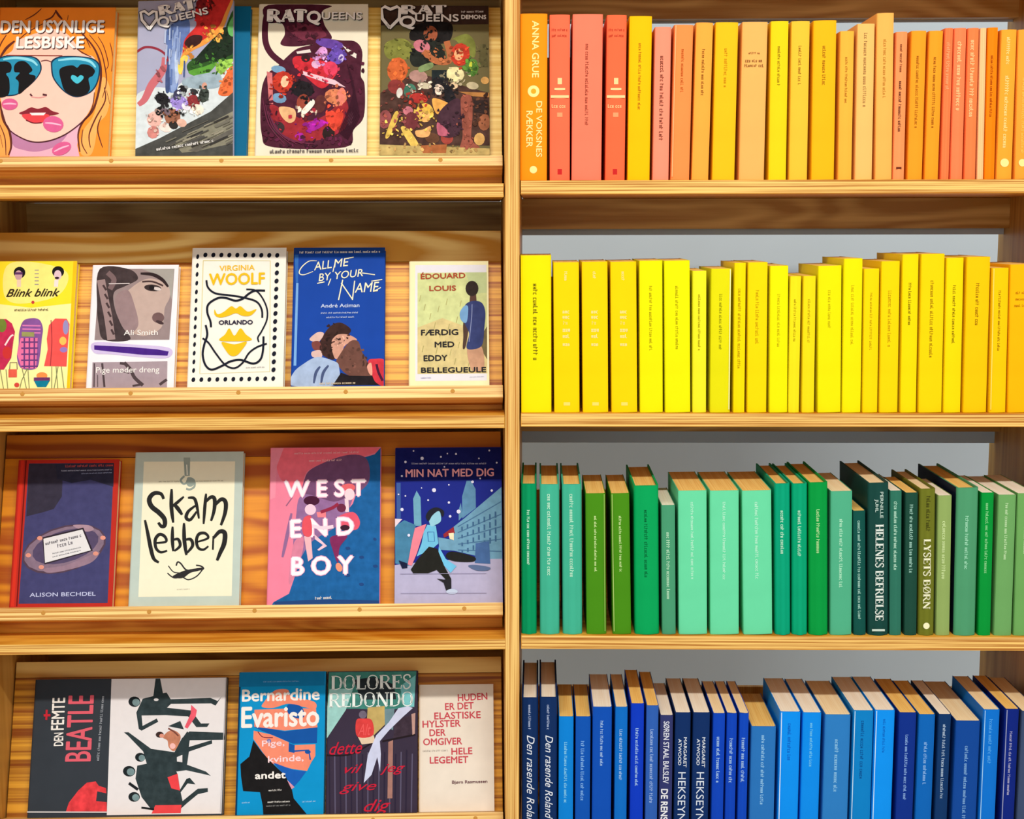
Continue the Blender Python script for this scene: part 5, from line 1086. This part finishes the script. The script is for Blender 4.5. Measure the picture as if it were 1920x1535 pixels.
def rb(xt0, xt1, yt, k=0.0):   # feet of the blue row lie below the frame: continue the photo's vertical convergence
    f = (1603 - yt) / 19500.0
    return (xt0 - (xt0 - 960) * f - k, xt1 - (xt1 - 960) * f - k)
B4 = [
 (978, 1009.5, 1308, (14, 46, 98), dict(l='navy hardback with white script title', hard=True, d=.165, p='w', t=[('m', 1321, 1369, (190, 206, 240), 6), ('T', 'Den rasende Roland', 1378, 1555, (226, 232, 244), 15, 2, 0.35, 0.0)])),
 (1011.6, 1045.5, 1307, (14, 46, 98), dict(l='navy hardback with white script title', hard=True, d=.165, p='w', t=[('m', 1321, 1369, (190, 206, 240), 6), ('T', 'Den rasende Roland', 1378, 1535, (226, 232, 244), 15, 2, 0.35, 0.0)])),
 (1047.5, 1076, 1343, (6, 132, 222), dict(l='short azure book with tan page tops', d=.135, t=[('m', 1391, 1506, (150, 226, 255), 7)])),
 (1079, 1108, 1343, (10, 84, 184), dict(l='short cobalt book with tan page tops', d=.135, t=[('m', 1389, 1502, (140, 196, 255), 8)])),
 (1111, 1148, 1325, (10, 80, 186), dict(l='wide cobalt book with cream page tops', p='w', d=.14, t=[('m', 1351, 1437, BP, 7)])),
 (1153.5, 1177.5, 1325, (8, 110, 204), dict(l='narrow azure-blue book with cream page tops', p='c', d=.14, t=[('m', 1367, 1463, BP, 7)])),
 (1183, 1208.5, 1318.6, (8, 58, 200), dict(l='royal blue book with tan page tops', d=.145, t=[('m', 1365, 1476, BP, 7)])),
 (1212, 1235.6, 1322.5, (46, 96, 184), dict(l='slate blue book with tan page tops', d=.145, t=[('m', 1367, 1507, (170, 200, 250), 8)])),
 (1237.7, 1263, 1340.7, (50, 56, 110), dict(l='dusky violet-blue book with bold white capitals', p='w', d=.135, t=[('T', 'S\u00d8REN STAAL BALSLEV', 1352, 1468, (220, 224, 240), 11, 0), ('T', 'DE RENS', 1479, 1537, (236, 238, 246), 13, -2, 0, 0.03)])),
 (1266, 1296, 1335.5, (12, 46, 102), dict(l='navy book with two-line author and tall white title', p='w', d=.145, t=hek)),
 (1299.5, 1332, 1335.5, (12, 46, 102), dict(l='navy book with two-line author and tall white title', p='w', d=.145, t=hek)),
 (1337, 1360.6, 1337, (10, 68, 192), dict(l='narrow royal blue book', p='c', d=.135, t=[('m', 1381, 1470, BP, 8)])),
 (1363, 1383, 1337, (10, 68, 192), dict(l='narrow royal blue book', p='c', d=.135, t=[('m', 1384, 1470, BP, 8)])),
 (1386.6, 1405, 1337, (10, 72, 196), dict(l='narrow royal blue book', p='c', d=.135, t=[('m', 1383, 1470, BP, 8)])),
 (1408.7, 1456, 1361.6, (40, 116, 192), dict(l='low wide steel-blue book', d=.135, t=[('m', 1378, 1510, (160, 216, 255), 8)])),
 (1462.5, 1502, 1334, (6, 146, 250), dict(l='bright sky blue book with white left edge', p='w', d=.142, edge=(-1, (224, 240, 255)), t=[('m', 1356, 1425, (10, 104, 210), 8)])),
 (1505.4, 1541, 1335.5, (6, 142, 244), dict(l='bright sky blue book with pale title', p='w', d=.142, t=[('m', 1355, 1438, (120, 214, 255), 7)])),
 (1547, 1596, 1339.4, (44, 126, 200), dict(l='wide steel-blue book with tan page tops', p='c', d=.142, t=[('m', 1386, 1484, (150, 210, 250), 9)])),
 (1600, 1639, 1331.6, (6, 130, 206), dict(l='blue book with white left edge and dark title', p='w', d=.142, edge=(-1, (196, 226, 250)), t=[('m', 1351, 1460, (6, 84, 156), 8)])),
 (1640.5, 1679, 1331, (8, 148, 250), dict(l='sky blue book with worn white left edge', p='w', d=.142, edge=(-1, (206, 234, 255)), t=[('m', 1348, 1411, (8, 100, 200), 6)])),
 (1686, 1719.5, 1335.5, (10, 48, 142), dict(l='deep blue book with tan page tops', d=.142, t=[('m', 1377, 1501, (150, 190, 250), 7)])),
 (1723, 1754.6, 1339, (8, 102, 190), dict(l='mid blue book with tan page tops', d=.142, t=[('m', 1391, 1470, (150, 200, 255), 8)])),
 (1760, 1784.6, 1338.6, (12, 54, 106), dict(l='narrow navy book with white page tops', p='w', d=.142, t=[('m', 1358, 1497, (190, 214, 240), 7)])),
 (1792, 1839, 1351, (14, 72, 158), dict(l='wide blue book with broad cream page tops', p='c', d=.165, t=[('m', 1398, 1540, (140, 190, 240), 8)])),
 (1844, 1875.7, 1330, (8, 116, 216), dict(l='bright blue book with white left edge', p='c', d=.142, edge=(-1, (160, 210, 250)), t=[('m', 1348, 1433, (90, 180, 255), 8)])),
 (1885, 1912, 1329, (10, 36, 130), dict(l='dark blue book with grey worn left edge', d=.142, edge=(-1, (160, 166, 200)), t=[('m', 1371, 1494, (190, 190, 226), 6)])),
 (1916, 1950, 1333, (62, 78, 112), dict(l='slate grey-blue book cut by the picture edge', p='c', d=.142)),
]
ROW4 = []
for xt0, xt1, yt, c, o in B4:
    a, b2 = rb(xt0, xt1, yt); ROW4.append((a, b2, xt0, xt1, yt, c, o))
fill(ROW1, 0, 'orange books on the upper right shelf', 'orange row')
fill(ROW2, 1, 'yellow books on the second right shelf', 'yellow row')
fill(ROW3, 2, 'green books on the third right shelf', 'green row')
fill(ROW4, 3, 'blue books on the lowest right shelf', 'blue row')
